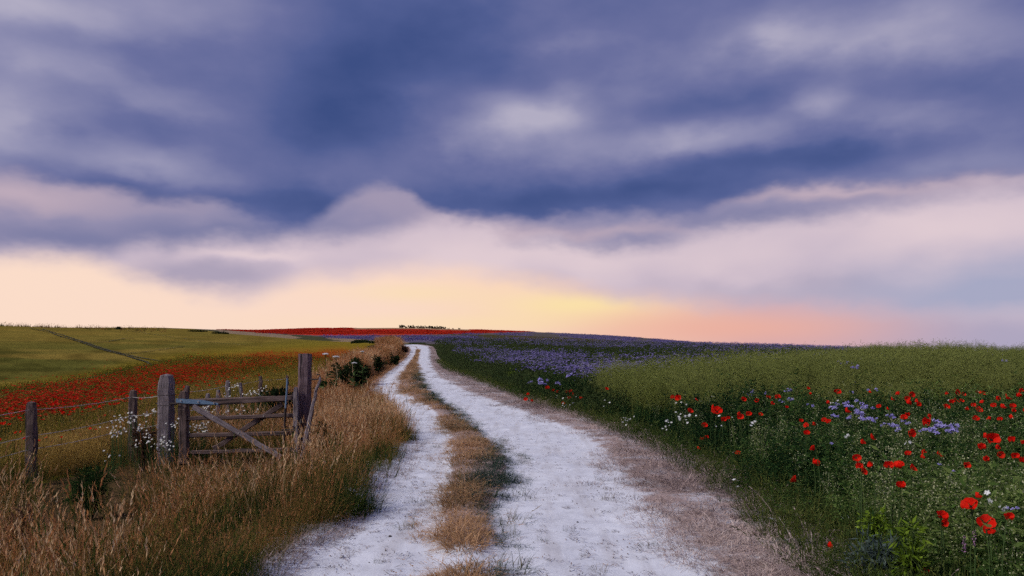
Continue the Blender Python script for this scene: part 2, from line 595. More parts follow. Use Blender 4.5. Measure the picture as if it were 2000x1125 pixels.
def bump(nt, b, h, strength, dist):
    n = nt.nodes.new('ShaderNodeBump')
    n.inputs['Strength'].default_value = strength
    n.inputs['Distance'].default_value = dist
    nt.links.new(h.s, n.inputs['Height'])
    nt.links.new(n.outputs[0], b.inputs['Normal'])


def wood_mat(name, c0, c1, c2, scale=1.0):
    def build(nt, b):
        tc = nt.nodes.new('ShaderNodeTexCoord')
        at = nt.nodes.new('ShaderNodeAttribute')
        at.attribute_name = 'grain'           # x,y across the timber, z along it
        mp = nt.nodes.new('ShaderNodeMapping')
        mp.inputs['Scale'].default_value = (55, 55, 3.0)
        nt.links.new(at.outputs['Vector'], mp.inputs[0])
        oi = nt.nodes.new('ShaderNodeObjectInfo')
        loc = nt.nodes.new('ShaderNodeCombineXYZ')
        r = V(nt, oi.outputs['Random']) * 50.0
        for i in range(3):
            nt.links.new(r.s, loc.inputs[i])
        nt.links.new(loc.outputs[0], mp.inputs['Location'])
        n1 = noise(nt, mp.outputs[0], 1.0, 4, 0.6)
        n2 = noise(nt, at.outputs['Vector'], 9.0, 4, 0.6)
        mp2 = nt.nodes.new('ShaderNodeMapping')
        mp2.inputs['Scale'].default_value = (30, 30, 0.9)
        nt.links.new(at.outputs['Vector'], mp2.inputs[0])
        nt.links.new(loc.outputs[0], mp2.inputs['Location'])
        n3 = noise(nt, mp2.outputs[0], 1.0, 2, 0.5)
        crack = smooth(nt, n3, 0.60, 0.68)
        f = n1 * 0.75 + n2 * 0.35 - 0.05
        col = ramp(nt, f, [(0.25, c0), (0.5, c1), (0.8, c2)])
        col = mixc(nt, crack * 0.85, col, C(.02, .016, .016))
        nt.links.new(col, b.inputs['Base Color'])
        bump(nt, b, n1 * 0.6 - crack, 0.6, 0.008)
    return principled(name, build, 0.9)


M['wood'] = wood_mat('weathered_wood', C(.060, .048, .050), C(.160, .130, .136), C(.33, .28, .295))
M['wood_dark'] = wood_mat('dark_weathered_wood', C(.032, .021, .019), C(.092, .062, .056), C(.20, .145, .135))
M['wood_post'] = wood_mat('purple_grey_wood', C(.045, .028, .032), C(.115, .075, .084), C(.25, .185, .20))
M['steel_blue'] = principled('blue_painted_steel', lambda nt, b: (
    nt.links.new(ramp(nt, noise(nt, None, 40, 4), [(0.3, C(.07, .12, .19)), (0.6, C(.14, .22, .32)), (0.8, C(.12, .10, .09))]), b.inputs['Base Color'])), 0.55)
M['iron'] = principled('dark_iron', lambda nt, b: (
    nt.links.new(ramp(nt, noise(nt, None, 60, 4), [(0.3, C(.015, .014, .016)), (0.7, C(.06, .04, .035))]), b.inputs['Base Color'])), 0.6)
M['zinc'] = principled('galvanised_steel', lambda nt, b: (
    nt.links.new(ramp(nt, noise(nt, None, 30, 3), [(0.3, C(.26, .24, .235)), (0.7, C(.48, .44, .42))]), b.inputs['Base Color'])), 0.5)


def stone_build(nt, b):
    tc = nt.nodes.new('ShaderNodeTexCoord')
    n = noise(nt, tc.outputs['Object'], 25, 5, 0.6)
    nt.links.new(ramp(nt, n, [(0.3, C(.34, .33, .35)), (0.55, C(.62, .60, .62)), (0.8, C(.78, .76, .78))]), b.inputs['Base Color'])
    bump(nt, b, n, 0.7, 0.01)


M['chalkstone'] = principled('chalk_stone', stone_build, 0.95)


def ground_build(nt, b):
    at = nt.nodes.new('ShaderNodeAttribute')
    at.attribute_name = 'zone'
    ge = nt.nodes.new('ShaderNodeNewGeometry')
    n1 = noise(nt, ge.outputs['Position'], 1.6, 6, 0.65)
    n2 = noise(nt, ge.outputs['Position'], 0.13, 4, 0.6)
    n3 = noise(nt, ge.outputs['Position'], 9.0, 3, 0.6)
    k = 0.25 + n1 * 0.75 + n2 * 0.55 + n3 * 0.22
    cb = nt.nodes.new('ShaderNodeCombineXYZ')
    for i in range(3):
        nt.links.new(k.s, cb.inputs[i])
    nt.links.new(mixc(nt, 1.0, at.outputs['Color'], cb.outputs[0], 'MULTIPLY'), b.inputs['Base Color'])
    b.inputs['Specular IOR Level'].default_value = 0.0
    bump(nt, b, n1 + n3 * 0.4, 0.6, 0.25)


M['ground'] = principled('field_ground', ground_build, 1.0)


def track_build(nt, b):
    at = nt.nodes.new('ShaderNodeAttribute')
    at.attribute_name = 'soil'
    ge = nt.nodes.new('ShaderNodeNewGeometry')
    pos = ge.outputs['Position']
    n1 = noise(nt, pos, 3.0, 6, 0.6)
    n2 = noise(nt, pos, 28.0, 5, 0.6)
    n3 = noise(nt, pos, 0.7, 3, 0.5)
    n4 = noise(nt, pos, 75.0, 2, 0.5)
    chalk = ramp(nt, n1 * 0.6 + n2 * 0.4, [(0.28, C(.47, .47, .50)), (0.5, C(.61, .615, .66)), (0.72, C(.73, .74, .785))])
    chalk = mixc(nt, smooth(nt, n2 * 0.7 + n4 * 0.3, 0.62, 0.70) * 0.5, chalk, C(.30, .27, .27))
    chalk = mixc(nt, smooth(nt, n3, 0.52, 0.75) * 0.2, chalk, C(.52, .49, .49))
    mpk = nt.nodes.new('ShaderNodeMapping')
    mpk.inputs['Scale'].default_value = (5.0, .55, 1)
    nt.links.new(pos, mpk.inputs[0])
    n5 = noise(nt, mpk.outputs[0], 1.0, 4, 0.6)
    chalk = mixc(nt, smooth(nt, n5, 0.46, 0.70) * 0.55, chalk, C(.43, .405, .41))
    s = V(nt, at.outputs['Fac']) + (n1 - 0.5) * 0.9 + (n2 - 0.5) * 0.35
    dirt = ramp(nt, n2, [(0.3, C(.17, .125, .108)), (0.55, C(.34, .25, .225)), (0.75, C(.50, .41, .385))])
    col = mixc(nt, smooth(nt, s, 0.40, 0.66), chalk, dirt)
    nt.links.new(col, b.inputs['Base Color'])
    b.inputs['Specular IOR Level'].default_value = 0.05
    bump(nt, b, n1 * 0.6 + n2 * 0.25 + n4 * 0.1, 0.45, 0.03)


M['track'] = principled('chalk', track_build, 1.0)


# ------------------------------------------------------------- ground sheet
def in_poly(px, py, poly):
    ins = np.zeros(px.shape, bool)
    n = len(poly)
    for i in range(n):
        x0, y0 = poly[i]
        x1, y1 = poly[(i + 1) % n]
        if y0 == y1:
            continue
        c = ((y0 > py) != (y1 > py)) & (px < (x1 - x0) * (py - y0) / (y1 - y0) + x0)
        ins ^= c
    return ins


RED_UP = [(-1200, 900), (-300, 800), (0, 764), (150, 745), (290, 713), (400, 697), (560, 683), (660, 678), (760, 676)]
RED_LO = [(-1200, 1010), (-300, 890), (0, 838), (100, 818), (300, 776), (450, 745), (560, 724), (660, 706), (760, 690)]
BND = [(-300, 632), (330, 641), (380, 642), (430, 650), (600, 664), (700, 669), (745, 671), (800, 671), (860, 671)]      # far edge of the crop field


def yl(px, line):
    return np.interp(px, [p[0] for p in line], [p[1] for p in line])


def build_ground():
    front = np.linspace(-0.95, 0.95, 620)
    back = np.linspace(0.95, 2 * math.pi - 0.95, 72)[1:-1]
    th = np.concatenate([front, back])
    r = np.concatenate([np.linspace(0.0, 24, 130)[1:], np.exp(np.linspace(math.log(24.3), math.log(4500), 300))])
    nT, nR = len(th), len(r)
    RR, TT = np.meshgrid(r, th, indexing='ij')
    X = RR * np.sin(TT)
    Yv = RR * np.cos(TT)
    Zc = zg(X, Yv)
    rough = (fbm(X * 0.9, Yv * 0.9, 2) - 0.5) * 0.10 * np.exp(-RR / 60)
    on = (X > XL0(Yv) - 0.30) & (X < XS(Yv) + 0.4) & (Yv < 119)
    Zc = Zc + np.where(on, -0.06, rough)
    px, py = proj(X, Yv, Zc)
    frt = Yv > 3
    # colours of soil and crops, zone by zone
    col = np.zeros(X.shape + (3,))
    col[:] = (.030, .036, .014)
    nz = fbm(X * 0.07, Yv * 0.07, 4)
    nf = fbm(px * 0.02, py * 0.11, 6)          # long streaks across the slope
    left = (X < XF(Yv)) & frt
    bnd = yl(px, BND)
    dm = py - bnd
    crop = left & (dm > 0)
    a = sstep(.35, .65, nz)[..., None]
    g0 = np.array((.082, .077, .016))
    g1 = np.array((.172, .122, .026))
    cc = g0 * (1 - a) + g1 * a
    cc = cc * (.78 + .44 * sstep(.35, .62, nf))[..., None]
    top = (sstep(700, 645, py) * 0.6)[..., None]
    cc = cc * (1 - top) + np.array((.22, .155, .030)) * top
    up = yl(px, RED_UP)
    lo = yl(px, RED_LO)
    yb = (sstep(-26, 0, py - up) * 0.7)[..., None]
    cc = cc * (1 - yb) + np.array((.21, .150, .014)) * yb
    inb = sstep(-8, 14, py - up) * sstep(16, -10, py - lo)
    rd = (inb * (0.35 + 0.4 * sstep(.40, .62, nf)))[..., None]
    cc = cc * (1 - rd) + np.array((.30, .045, .012)) * rd
    be = (sstep(-4, 10, py - lo))[..., None]
    cc = cc * (1 - be) + np.array((.20, .165, .022)) * be
    col = np.where(crop[..., None], cc, col)
    # straw margin at the crop's far edge, then phacelia, then poppies
    th_m = np.interp(px, [200, 330, 430, 600, 740, 800], [0, 1, 7, 8, 6, 2])
    marg = (dm <= 0) & (dm > -th_m) & (px < 800) & (Yv > 60)
    col = np.where(marg[..., None], np.where((nf > .53)[..., None], (.06, .06, .03), (.24, .17, .11)), col)
    fz = ((dm <= -th_m) & (px < 860) | (px >= 830) & (py < 672)) & (Yv > 60)
    red_lo = np.interp(px, [300, 430, 620, 800, 900, 1000, 1100], [640, 648, 655, 655, 652, 649, 647])
    pz = sstep(0.35, .7, nf)[..., None]
    purp = np.array((.105, .088, .135)) * (1 - pz) + np.array((.10, .085, .075)) * pz
    col = np.where(fz[..., None], purp, col)
    rz = fz & (py < red_lo)
    pr = sstep(.34, .62, fbm(px * .012, py * .35, 16))[..., None]
    rc = np.array((.56, .036, .026)) * (1 - pr) + np.array((.22, .060, .032)) * pr
    col = np.where(rz[..., None], rc, col)
    strawtop = (Yv > 470 + 60 * nz) & (px > 690) & (px < 920)
    col = np.where(strawtop[..., None], (.30, .17, .09), col)
    # olive strip running through the purple on the right
    ol0 = np.interp(px, [900, 1000, 1200, 1350, 1600], [653, 655, 664, 671, 683])
    ol1 = np.interp(px, [900, 1000, 1200, 1350, 1600], [655, 664, 676, 680, 688])
    ol = fz & (px > 880) & (py > ol0) & (py < ol1)
    col = np.where(ol[..., None], np.array((.070, .058, .024)), col)
    ph = (~left) & (X > XS(Yv) + 0.5) & (Yv > 22) & ~fz
    col = np.where(ph[..., None], (.040, .042, .020), col)
    verge = frt & ~left & (X < XL0(Yv)) & (Yv < 112)
    col = np.where(verge[..., None], (.085, .052, .025), col)
    verts = np.stack([X, Yv, Zc], -1).reshape(-1, 3)
    verts = np.vstack([verts, [[0, 0, -0.06]]])
    i = np.arange(nR - 1)[:, None] * nT
    j = np.arange(nT)[None, :]
    jn = (j + 1) % nT
    q = np.stack([i + j, i + nT + j, i + nT + jn, i + jn], -1).reshape(-1, 4)
    fan = [(len(verts) - 1, int(k), int((k + 1) % nT)) for k in range(nT)]
    me = bpy.data.meshes.new('ground')
    nq = len(q)
    me.vertices.add(len(verts))
    me.vertices.foreach_set('co', verts.astype(np.float32).ravel())
    loops = np.concatenate([q[:, ::-1].ravel(), np.array(fan)[:, ::-1].ravel()])
    me.loops.add(len(loops))
    me.loops.foreach_set('vertex_index', loops.astype(np.int32))
    me.polygons.add(nq + nT)
    st = np.concatenate([np.arange(nq) * 4, nq * 4 + np.arange(nT) * 3])
    me.polygons.foreach_set('loop_start', st.astype(np.int32))
    me.polygons.foreach_set('use_smooth', np.ones(nq + nT, bool))
    me.update(calc_edges=True)
    ca = me.attributes.new('zone', 'FLOAT_COLOR', 'POINT')
    cf = np.ones((len(verts), 4), np.float32)
    cf[:-1, :3] = col.reshape(-1, 3)
    cf[-1, :3] = (.3, .25, .2)
    ca.data.foreach_set('color', cf.ravel())
    me.materials.append(M['ground'])
    o = new_obj('ground', me)
    o['kind'] = 'structure'
    # the normal must look up
    if me.polygons[0].normal.z < 0:
        me.flip_normals()


build_ground()


def track_z(x, y):
    l0, c0, c1, r1 = XL0(y), XC0(y), XC1(y), XR1(y)
    fade = np.exp(-np.maximum(y, 0) / 45)
    mid = sstep(0, .35, x - c0) * sstep(0, .35, c1 - x)
    out = sstep(-.42, -.10, x - l0)
    edge = sstep(.20, -.12, x - l0) * out + sstep(-.2, .5, x - r1)
    n = (fbm(x * 1.7, y * 1.7, 9, 5) - 0.5) * 0.07 * out
    return zg(x, y) + (0.012 + 0.0006 * np.maximum(y, 0)) + (0.055 * mid + 0.05 * edge + n) * fade


def build_track():
    ys = np.concatenate([np.arange(-10, 3.5, 0.5), np.arange(3.5, 14, 0.05), 14 * np.exp(np.linspace(0, math.log(119 / 14.), 330))])
    nc = 90
    X = np.array([np.linspace(XL0(y) - 0.45, XS(y) + 0.35, nc) for y in ys])
    Yv = np.repeat(ys[:, None], nc, 1)
    Z = track_z(X, Yv)
    Z[:, 0] -= 0.05
    Z[:, 1] -= 0.02
    Z[:, -1] -= 0.10
    l0, c0, c1, r1, s1 = XL0(Yv), XC0(Yv), XC1(Yv), XR1(Yv), XS(Yv)
    gap = (np.abs(Yv - 5.45 - .1 * X) > .34) * .75
    soil = sstep(0.05, -0.25, X - l0) * .9 + sstep(-.05, .25, X - c0) * sstep(-.05, .25, c1 - X) * gap + sstep(-.20, .35, X - r1) * .60 + sstep(0, .3, X - s1) * .4
    n = len(ys)
    i = np.arange(n - 1)[:, None] * nc
    j = np.arange(nc - 1)[None, :]
    q = np.stack([i + j, i + j + 1, i + nc + j + 1, i + nc + j], -1).reshape(-1, 4)
    me = bpy.data.meshes.new('chalk_track')
    me.from_pydata(np.stack([X, Yv, Z], -1).reshape(-1, 3).tolist(), [], q.tolist())
    at = me.attributes.new('soil', 'FLOAT', 'POINT')
    at.data.foreach_set('value', np.clip(soil, 0, 1).astype(np.float32).ravel())
    me.polygons.foreach_set('use_smooth', np.ones(len(me.polygons), bool))
    me.materials.append(M['track'])
    o = new_obj('chalk_track', me)
    o['kind'] = 'structure'


build_track()


# wheel lines pressed through the crop of the left field
def wheel_lines():
    lines = [([(58, 642), (100, 651), (150, 667), (200, 684), (250, 697), (286, 708), (296, 715)], .45),
             ([(78, 643), (122, 655), (170, 671), (220, 687), (270, 699), (318, 707)], .45),
             ([(294, 714), (230, 729), (120, 752), (0, 771), (-90, 786)], .22),
             ([(170, 671), (212, 668), (243, 662), (262, 661)], .40),
             ([(245, 692), (300, 686), (335, 681), (362, 677)], .30),
             ([(220, 643), (300, 654), (370, 664), (440, 672), (520, 678)], .30)]
    def mb_(nt, b):
        ge = nt.nodes.new('ShaderNodeNewGeometry')
        n = noise(nt, ge.outputs['Position'], 1.2, 5, 0.6)
        nt.links.new(ramp(nt, n, [(0.35, C(.022, .020, .010)), (0.6, C(.050, .048, .016)), (0.8, C(.10, .09, .02))]), b.inputs['Base Color'])
    mat = principled('bare_shaded_wheel_line', mb_, 1.0)  # bare soil with the crop's shadow painted into its dark colour
    for pts, w in lines:
        W = [hit(*p) for p in pts]
        fine = []
        for (a, b) in zip(W[:-1], W[1:]):
            for k in range(24):
                t = k / 24
                fine.append((a[0] * (1 - t) + b[0] * t, a[1] * (1 - t) + b[1] * t))
        mb = MB()
        vs = []
        for k, (x, y) in enumerate(fine):
            x2, y2 = fine[min(k + 1, len(fine) - 1)]
            x1, y1 = fine[max(k - 1, 0)]
            d = Vector((x2 - x1, y2 - y1, 0)).normalized()
            s = Vector((-d.y, d.x, 0)) * w * 0.25 * (1 + y / 400) * (0.7 + 0.7 * float(vnoise(k * .3, w * 9)))
            for sg in (-1, 1):
                q = Vector((x, y, 0)) + s * sg
                q.z = float(zg(q.x, q.y)) + 0.05 + 0.0006 * y
                vs.append(q)
        mb.add(vs, [(2 * i, 2 * i + 1, 2 * i + 3, 2 * i + 2) for i in range(len(fine) - 1)])
        o = new_obj('wheel_line', mb.mesh('wheel_line', [mat]))
        o['kind'] = 'structure'


wheel_lines()


# ------------------------------------------------- scattering (for 'stuff')
def scatter(name, x, y, z, yaw, tilt, scl, tint, variants, label, cat):
    n = len(x)
    me = bpy.data.meshes.new(name)
    me.vertices.add(n)
    me.vertices.foreach_set('co', np.stack([x, y, z], -1).astype(np.float32).ravel())
    a = me.attributes.new('rot', 'FLOAT_VECTOR', 'POINT')
    ta = RNG.uniform(0, 2 * math.pi, n)
    a.data.foreach_set('vector', np.stack([np.cos(ta) * tilt, np.sin(ta) * tilt, yaw], -1).astype(np.float32).ravel())
    a = me.attributes.new('scl', 'FLOAT', 'POINT')
    a.data.foreach_set('value', np.asarray(scl, np.float32))
    a = me.attributes.new('tint', 'FLOAT', 'POINT')
    a.data.foreach_set('value', np.asarray(tint, np.float32))
    a = me.attributes.new('vid', 'INT', 'POINT')
    a.data.foreach_set('value', RNG.integers(0, len(variants), n).astype(np.int32))
    o = new_obj(name, me)
    tag(o, label, cat, None, 'stuff')
    ng = bpy.data.node_groups.new(name, 'GeometryNodeTree')
    ng.interface.new_socket('Geometry', in_out='INPUT', socket_type='NodeSocketGeometry')
    ng.interface.new_socket('Geometry', in_out='OUTPUT', socket_type='NodeSocketGeometry')
    gi = ng.nodes.new('NodeGroupInput')
    go = ng.nodes.new('NodeGroupOutput')
    iop = ng.nodes.new('GeometryNodeInstanceOnPoints')
    jn = ng.nodes.new('GeometryNodeJoinGeometry')
    for k, vm in enumerate(variants):
        vo = bpy.data.objects.new(name + '_form', vm)      # never linked to the scene
        oi = ng.nodes.new('GeometryNodeObjectInfo')
        oi.inputs['Object'].default_value = vo
        oi.transform_space = 'ORIGINAL'
        g2 = ng.nodes.new('GeometryNodeGeometryToInstance')
        ng.links.new(oi.outputs['Geometry'], g2.inputs[0])
        ng.links.new(g2.outputs[0], jn.inputs[0])

    def named(nm, dt):
        q = ng.nodes.new('GeometryNodeInputNamedAttribute')
        q.data_type = dt
        q.inputs['Name'].default_value = nm
        return q.outputs['Attribute']
    ng.links.new(gi.outputs[0], iop.inputs['Points'])
    ng.links.new(jn.outputs[0], iop.inputs['Instance'])
    iop.inputs['Pick Instance'].default_value = True
    ng.links.new(named('vid', 'INT'), iop.inputs['Instance Index'])
    e2r = ng.nodes.new('FunctionNodeEulerToRotation')
    ng.links.new(named('rot', 'FLOAT_VECTOR'), e2r.inputs[0])
    ng.links.new(e2r.outputs[0], iop.inputs['Rotation'])
    ng.links.new(named('scl', 'FLOAT'), iop.inputs['Scale'])
    ng.links.new(iop.outputs[0], go.inputs[0])
    md = o.modifiers.new('scatter', 'NODES')
    md.node_group = ng
    return o


def grass_tuft(mat, n, h, spread, lean, width, seed_frac=0.3, segs=3, hvar=0.35, seedlen=0.10, droop=0.0, seedw=0.006, flat=1.0):
    mb = MB()
    for _ in range(n):
        r = spread * math.sqrt(random.random())
        a = random.uniform(0, 2 * math.pi)
        base = Vector((r * math.cos(a), r * math.sin(a), -0.02))
        hh = h * random.uniform(1 - hvar, 1 + hvar)
        sd = random.random()
        tall = random.random() < seed_frac
        sh = random.uniform(0.1, 0.75)
        az = a + random.uniform(-1.2, 1.2)
        ln = lean * random.uniform(0.2, 1.2)
        if tall:
            pts = blade(mb, base, az, hh * 1.18, ln * 0.7, width * 0.55, sh + 0.1, segs)
            d = (pts[-1] - pts[-2]).normalized()
            tip = pts[-1]
            L = seedlen * random.uniform(.7, 1.3)
            for k in range(7):
                t = k / 6
                p = tip - d * L * (1 - t) * 0.8
                leaf(mb, p, d + rdir() * 0.35, rdir(), L * 0.30, seedw * (1.6 - t), min(1.0, sh + 0.35))
        else:
            blade(mb, base, az, hh * random.uniform(.5, 1.0), ln, width, sh, segs, droop=droop)
    if flat != 1.0:
        mb.v = [(a, b, c * flat) for (a, b, c) in mb.v]
    return mb.mesh('tuft', [mat])


def rnd(n, a, b):
    return RNG.uniform(a, b, n)


# --- left verge: dry grass between the fence, the gate and the track
def left_verge():
    n = 9000
    y = 3.2 + 20.8 * RNG.random(n) ** 1.25
    x = rnd(n, -8.4, 0.2)
    y2 = 3.2 + 20 * RNG.random(1500) ** 1.3                # a thicker fringe along the chalk
    x = np.concatenate([x, XL0(y2) - RNG.random(1500) * .7 + .15])
    y = np.concatenate([y, y2])
    n = len(x)
    edge = XL0(y) + 0.02 + (fbm(x * 1.5, y * 1.5, 21) - 0.5) * 0.5
    ok = (x < edge) & (x > np.maximum(XF(y) - 1.0, -0.70 * y - 1.2))
    x, y = x[ok], y[ok]
    z = zg(x, y)
    d = XL0(y) - x
    px, py = proj(x, y, z)
    clump = fbm(x * .9, y * .9, 36)
    sc = .80 * (0.70 + 0.30 * sstep(0, 1.2, d)) * (.66 + .70 * sstep(.3, .7, clump))
    gate = sstep(9.9, 11.0, y) * sstep(13.2, 12.6, y) * sstep(-2.6, -3.2, x)       # trodden short in front of the gate
    sc *= 1 - 0.62 * gate
    bank = sstep(11.5, 14, y) * sstep(-4.2, -3.4, x)                               # rank on the bank beside the tall post
    sc *= 1 + 0.40 * bank
    tint = 0.33 + 1.9 * (fbm(x * .7, y * .7, 31) - .5) + 0.24 * sstep(3.2, 1.2, d) * sstep(5.5, 8, y) + .18 * bank
    tint += 0.03 * sstep(9.0, 5.5, y)
    tint -= 0.22 * sstep(.60, .05, d) * sstep(.40, .60, fbm(x * .8, y * .8, 44))
    tint += rnd(len(x), -.16, .16)
    # the dark green hollow at lower left: low green growth, and nothing tall in front of it
    hm = sstep(40, 95, px) * sstep(300, 225, px)
    hol = hm * sstep(7.6, 8.6, y) * sstep(11.4, 10.4, y)
    tint -= .55 * hol
    sc *= rnd(len(x), .75, 1.25)
    cap = (1.85 - .137 * y) / .60
    inview = sstep(180, 230, px) * sstep(690, 620, px) * (y < 12.9)
    sc = np.where(inview > .5, np.minimum(sc, np.maximum(cap, .22)), sc)
    caph = np.where(y < 8.6, (1.85 - .212 * y) / .72, .24)
    sc = np.where((hm > .3) & (y < 11), np.minimum(sc, np.maximum(caph, .22)), sc)
    z = np.where(d < .5, np.maximum(z, track_z(x, y)), z)
    vs = [grass_tuft(M['dry'], 30, .46, .17, .60, .0070, .20) for _ in range(4)] + \
         [grass_tuft(M['dry'], 34, .40, .20, 1.05, .0070, .08, droop=.3) for _ in range(4)] + \
         [grass_tuft(M['dry'], 22, .56, .14, .45, .0060, .5, seedlen=.13, seedw=.007) for _ in range(1)]
    scatter('verge_grass', x, y, z - .02, rnd(len(x), 0, 6.28), rnd(len(x), 0, .22), sc, np.clip(tint, 0, 1), vs,
            'dry orange and green grass filling the verge left of the chalk track', 'grass')
    # single pale flowering stalks standing clear of it
    n = 3400
    y = 3.6 + 14 * RNG.random(n) ** 1.3
    x = rnd(n, -8.0, 0)
    gate = (y > 9.0) & (y < 12.7) & (x < -2.9)
    pxs = 1000 + F * x / y
    ok = ~((pxs > 60) & (pxs < 270) & (y > 6.3) & (y < 11.2)) & (x < XL0(y) - .15) & (x > np.maximum(XF(y), -0.70 * y - 1.0)) & ~(gate & (RNG.random(n) < .95)) & (fbm(x * .7, y * .7, 58) > .36)
    x, y = x[ok], y[ok]
    st = [grass_tuft(M['dry'], 5, .64, .10, .55, .0055, 1.0, segs=4, hvar=.3, seedlen=.13, seedw=.0075) for _ in range(6)]
    scatter('verge_stalks', x, y, zg(x, y) - .02, rnd(len(x), 0, 6.28), rnd(len(x), 0, .25), rnd(len(x), .45, .95), rnd(len(x), .5, .92), st,
            'pale seeding grass stalks standing above the left verge', 'grass')


left_verge()


def far_bank():
    n = 9000
    y = 22 * np.exp(RNG.random(n) * math.log(118 / 22.))
    t = RNG.random(n)
    x0, x1 = XF(y), XL0(y)
    x = x0 + (x1 - x0) * t
    z = zg(x, y)
    d = (x1 - x) + (fbm(x * .6, y * .6, 3) - .5) * .5
    ok = d > 0.05
    x, y, z, d, t = x[ok], y[ok], z[ok], d[ok], t[ok]
    clump = fbm(x * .35, y * .35, 52)
    sc = .22 + 1.05 * sstep(.55, 1.9, d) * (.55 + .9 * sstep(.35, .6, clump))
    tint = .46 + .9 * (fbm(x * .5, y * .5, 8) - .5) + .14 + rnd(len(x), -.10, .10)
    sc *= rnd(len(x), .7, 1.1) * (.95 + y / 270)
    vs = [grass_tuft(M['dry'], 44, .50, .20, .45, .010, .45, seedlen=.12, seedw=.012) for _ in range(4)]
    scatter('bank_grass', x, y, z - .03, rnd(len(x), 0, 6.28), rnd(len(x), 0, .15), sc, np.clip(tint, 0, 1), vs,
            'tall orange dry grass on the bank along the far track', 'grass')


far_bank()


def crop_margin():
    # grass at the foot of the fence, on the field side
    n = 9000
    y = 8.5 + 30 * RNG.random(n) ** 1.3
    x = XF(y) - 0.2 - RNG.random(n) ** 1.2 * (2.5 + y * .22)
    z = zg(x, y)
    pxm = 1000 + F * x / y
    tint = .45 + .50 * fbm(x * .5, y * .5, 61) - .05 + rnd(n, -.10, .10) + .34 * sstep(30, 80, pxm) * sstep(300, 200, pxm) * (y < 16)
    d = XF(y) - x
    sc = (.85 - .35 * sstep(.5, 2.5, d)) * rnd(n, .7, 1.15)
    vs = [grass_tuft(M['crop'], 40, .46, .20, .45, .008, .35, seedlen=.10, seedw=.009) for _ in range(4)]
    scatter('crop_margin_grass', x, y, z - .03, rnd(n, 0, 6.28), rnd(n, 0, .15), sc, np.clip(tint, 0, 1), vs,
            'yellow green grass along the field side of the wire fence', 'grass')
    # the crop behind it
    n = 15000
    y = 16 * np.exp(RNG.random(n) * math.log(90 / 16.))
    x = -rnd(n, .16, 1.0) * y
    ok = x < XF(y) - 1.0
    x, y = x[ok], y[ok]
    z = zg(x, y)
    px, py = proj(x, y, z)
    ok = (py > yl(px, RED_UP) - 3)
    x, y, z, px, py = x[ok], y[ok], z[ok], px[ok], py[ok]
    nf = fbm(px * .02, py * .11, 6)
    tint = .22 + .55 * fbm(x * .07, y * .07, 4) + rnd(len(x), -.07, .07) + .20 * sstep(-20, 10, py - yl(px, RED_LO))
    tint += .15 * sstep(700, 650, py)
    # keep the wheel lines open
    vs = [grass_tuft(M['crop'], 46, .30, .34, .40, .016, .3, segs=2, seedlen=.08, seedw=.016) for _ in range(4)]
    scatter('crop', x, y, z - .16 * np.minimum(1, y / 60), rnd(len(x), 0, 6.28), rnd(len(x), 0, .1), (.7 + y / 150) * rnd(len(x), .8, 1.2), np.clip(tint, 0, 1), vs,
            'low green crop covering the left field behind the fence', 'crop')


crop_margin()


# --- centre strip of the track
def centre_strip():
    n = 8000
    y = 3.5 + 92 * RNG.random(n) ** 2.2
    c0, c1 = XC0(y), XC1(y)
    t = rnd(n, -.20, 1.22)
    x = c0 + (c1 - c0) * t
    nz = fbm(x * 1.6, y * .9, 71)
    e = np.minimum(x - c0, c1 - x)
    ok = e > (nz - .58) * .95 * np.minimum(1.1, .4 + y / 12) - .03
    # bare chalk crosses the strip near the camera and further on
    ok &= ~((np.abs(y - 5.45 - .1 * x) < .24) & (nz < .8))
    ok &= ~((y < 8.2) & (t > .55) & (fbm(x * 2.2, y * 2.0, 79) < .50))
    ok &= ~((np.abs(y - 17.2) < .9) & (t < .65) & (nz < .58))
    x, y, t, nz, e = x[ok], y[ok], t[ok], nz[ok], e[ok]
    z = track_z(x, y)
    green = sstep(.50, .70, t + (fbm(x * 1.3, y * .6, 77) - .5) * .6)
    green *= sstep(60, 25, y)
    tint = .64 + .26 * (fbm(x * .8, y * .8, 5) - .5) * 2 - .50 * green + rnd(len(x), -.09, .09)
    sc = (.45 + .55 * sstep(-.02, .25, e)) * rnd(len(x), .6, 1.25) * (.7 + .7 * sstep(.35, .65, fbm(x * 2.5, y * 1.6, 78))) * (.74 + y / 130)
    vs = [grass_tuft(M['centre'], 34, .23, .12, 1.40, .0068, .05, droop=.35, seedlen=.04, seedw=.005, flat=.62) for _ in range(5)] + \
         [grass_tuft(M['centre'], 26, .26, .11, 1.25, .0066, .08, segs=4, droop=.2, seedlen=.05, seedw=.005, flat=.55) for _ in range(3)]
    scatter('centre_grass', x, y, z - .012, rnd(len(x), 0, 6.28), rnd(len(x), 0, .25), sc, np.clip(tint, 0, 1), vs,
            'brown and dark green grass strip running up the middle of the track', 'grass')


centre_strip()


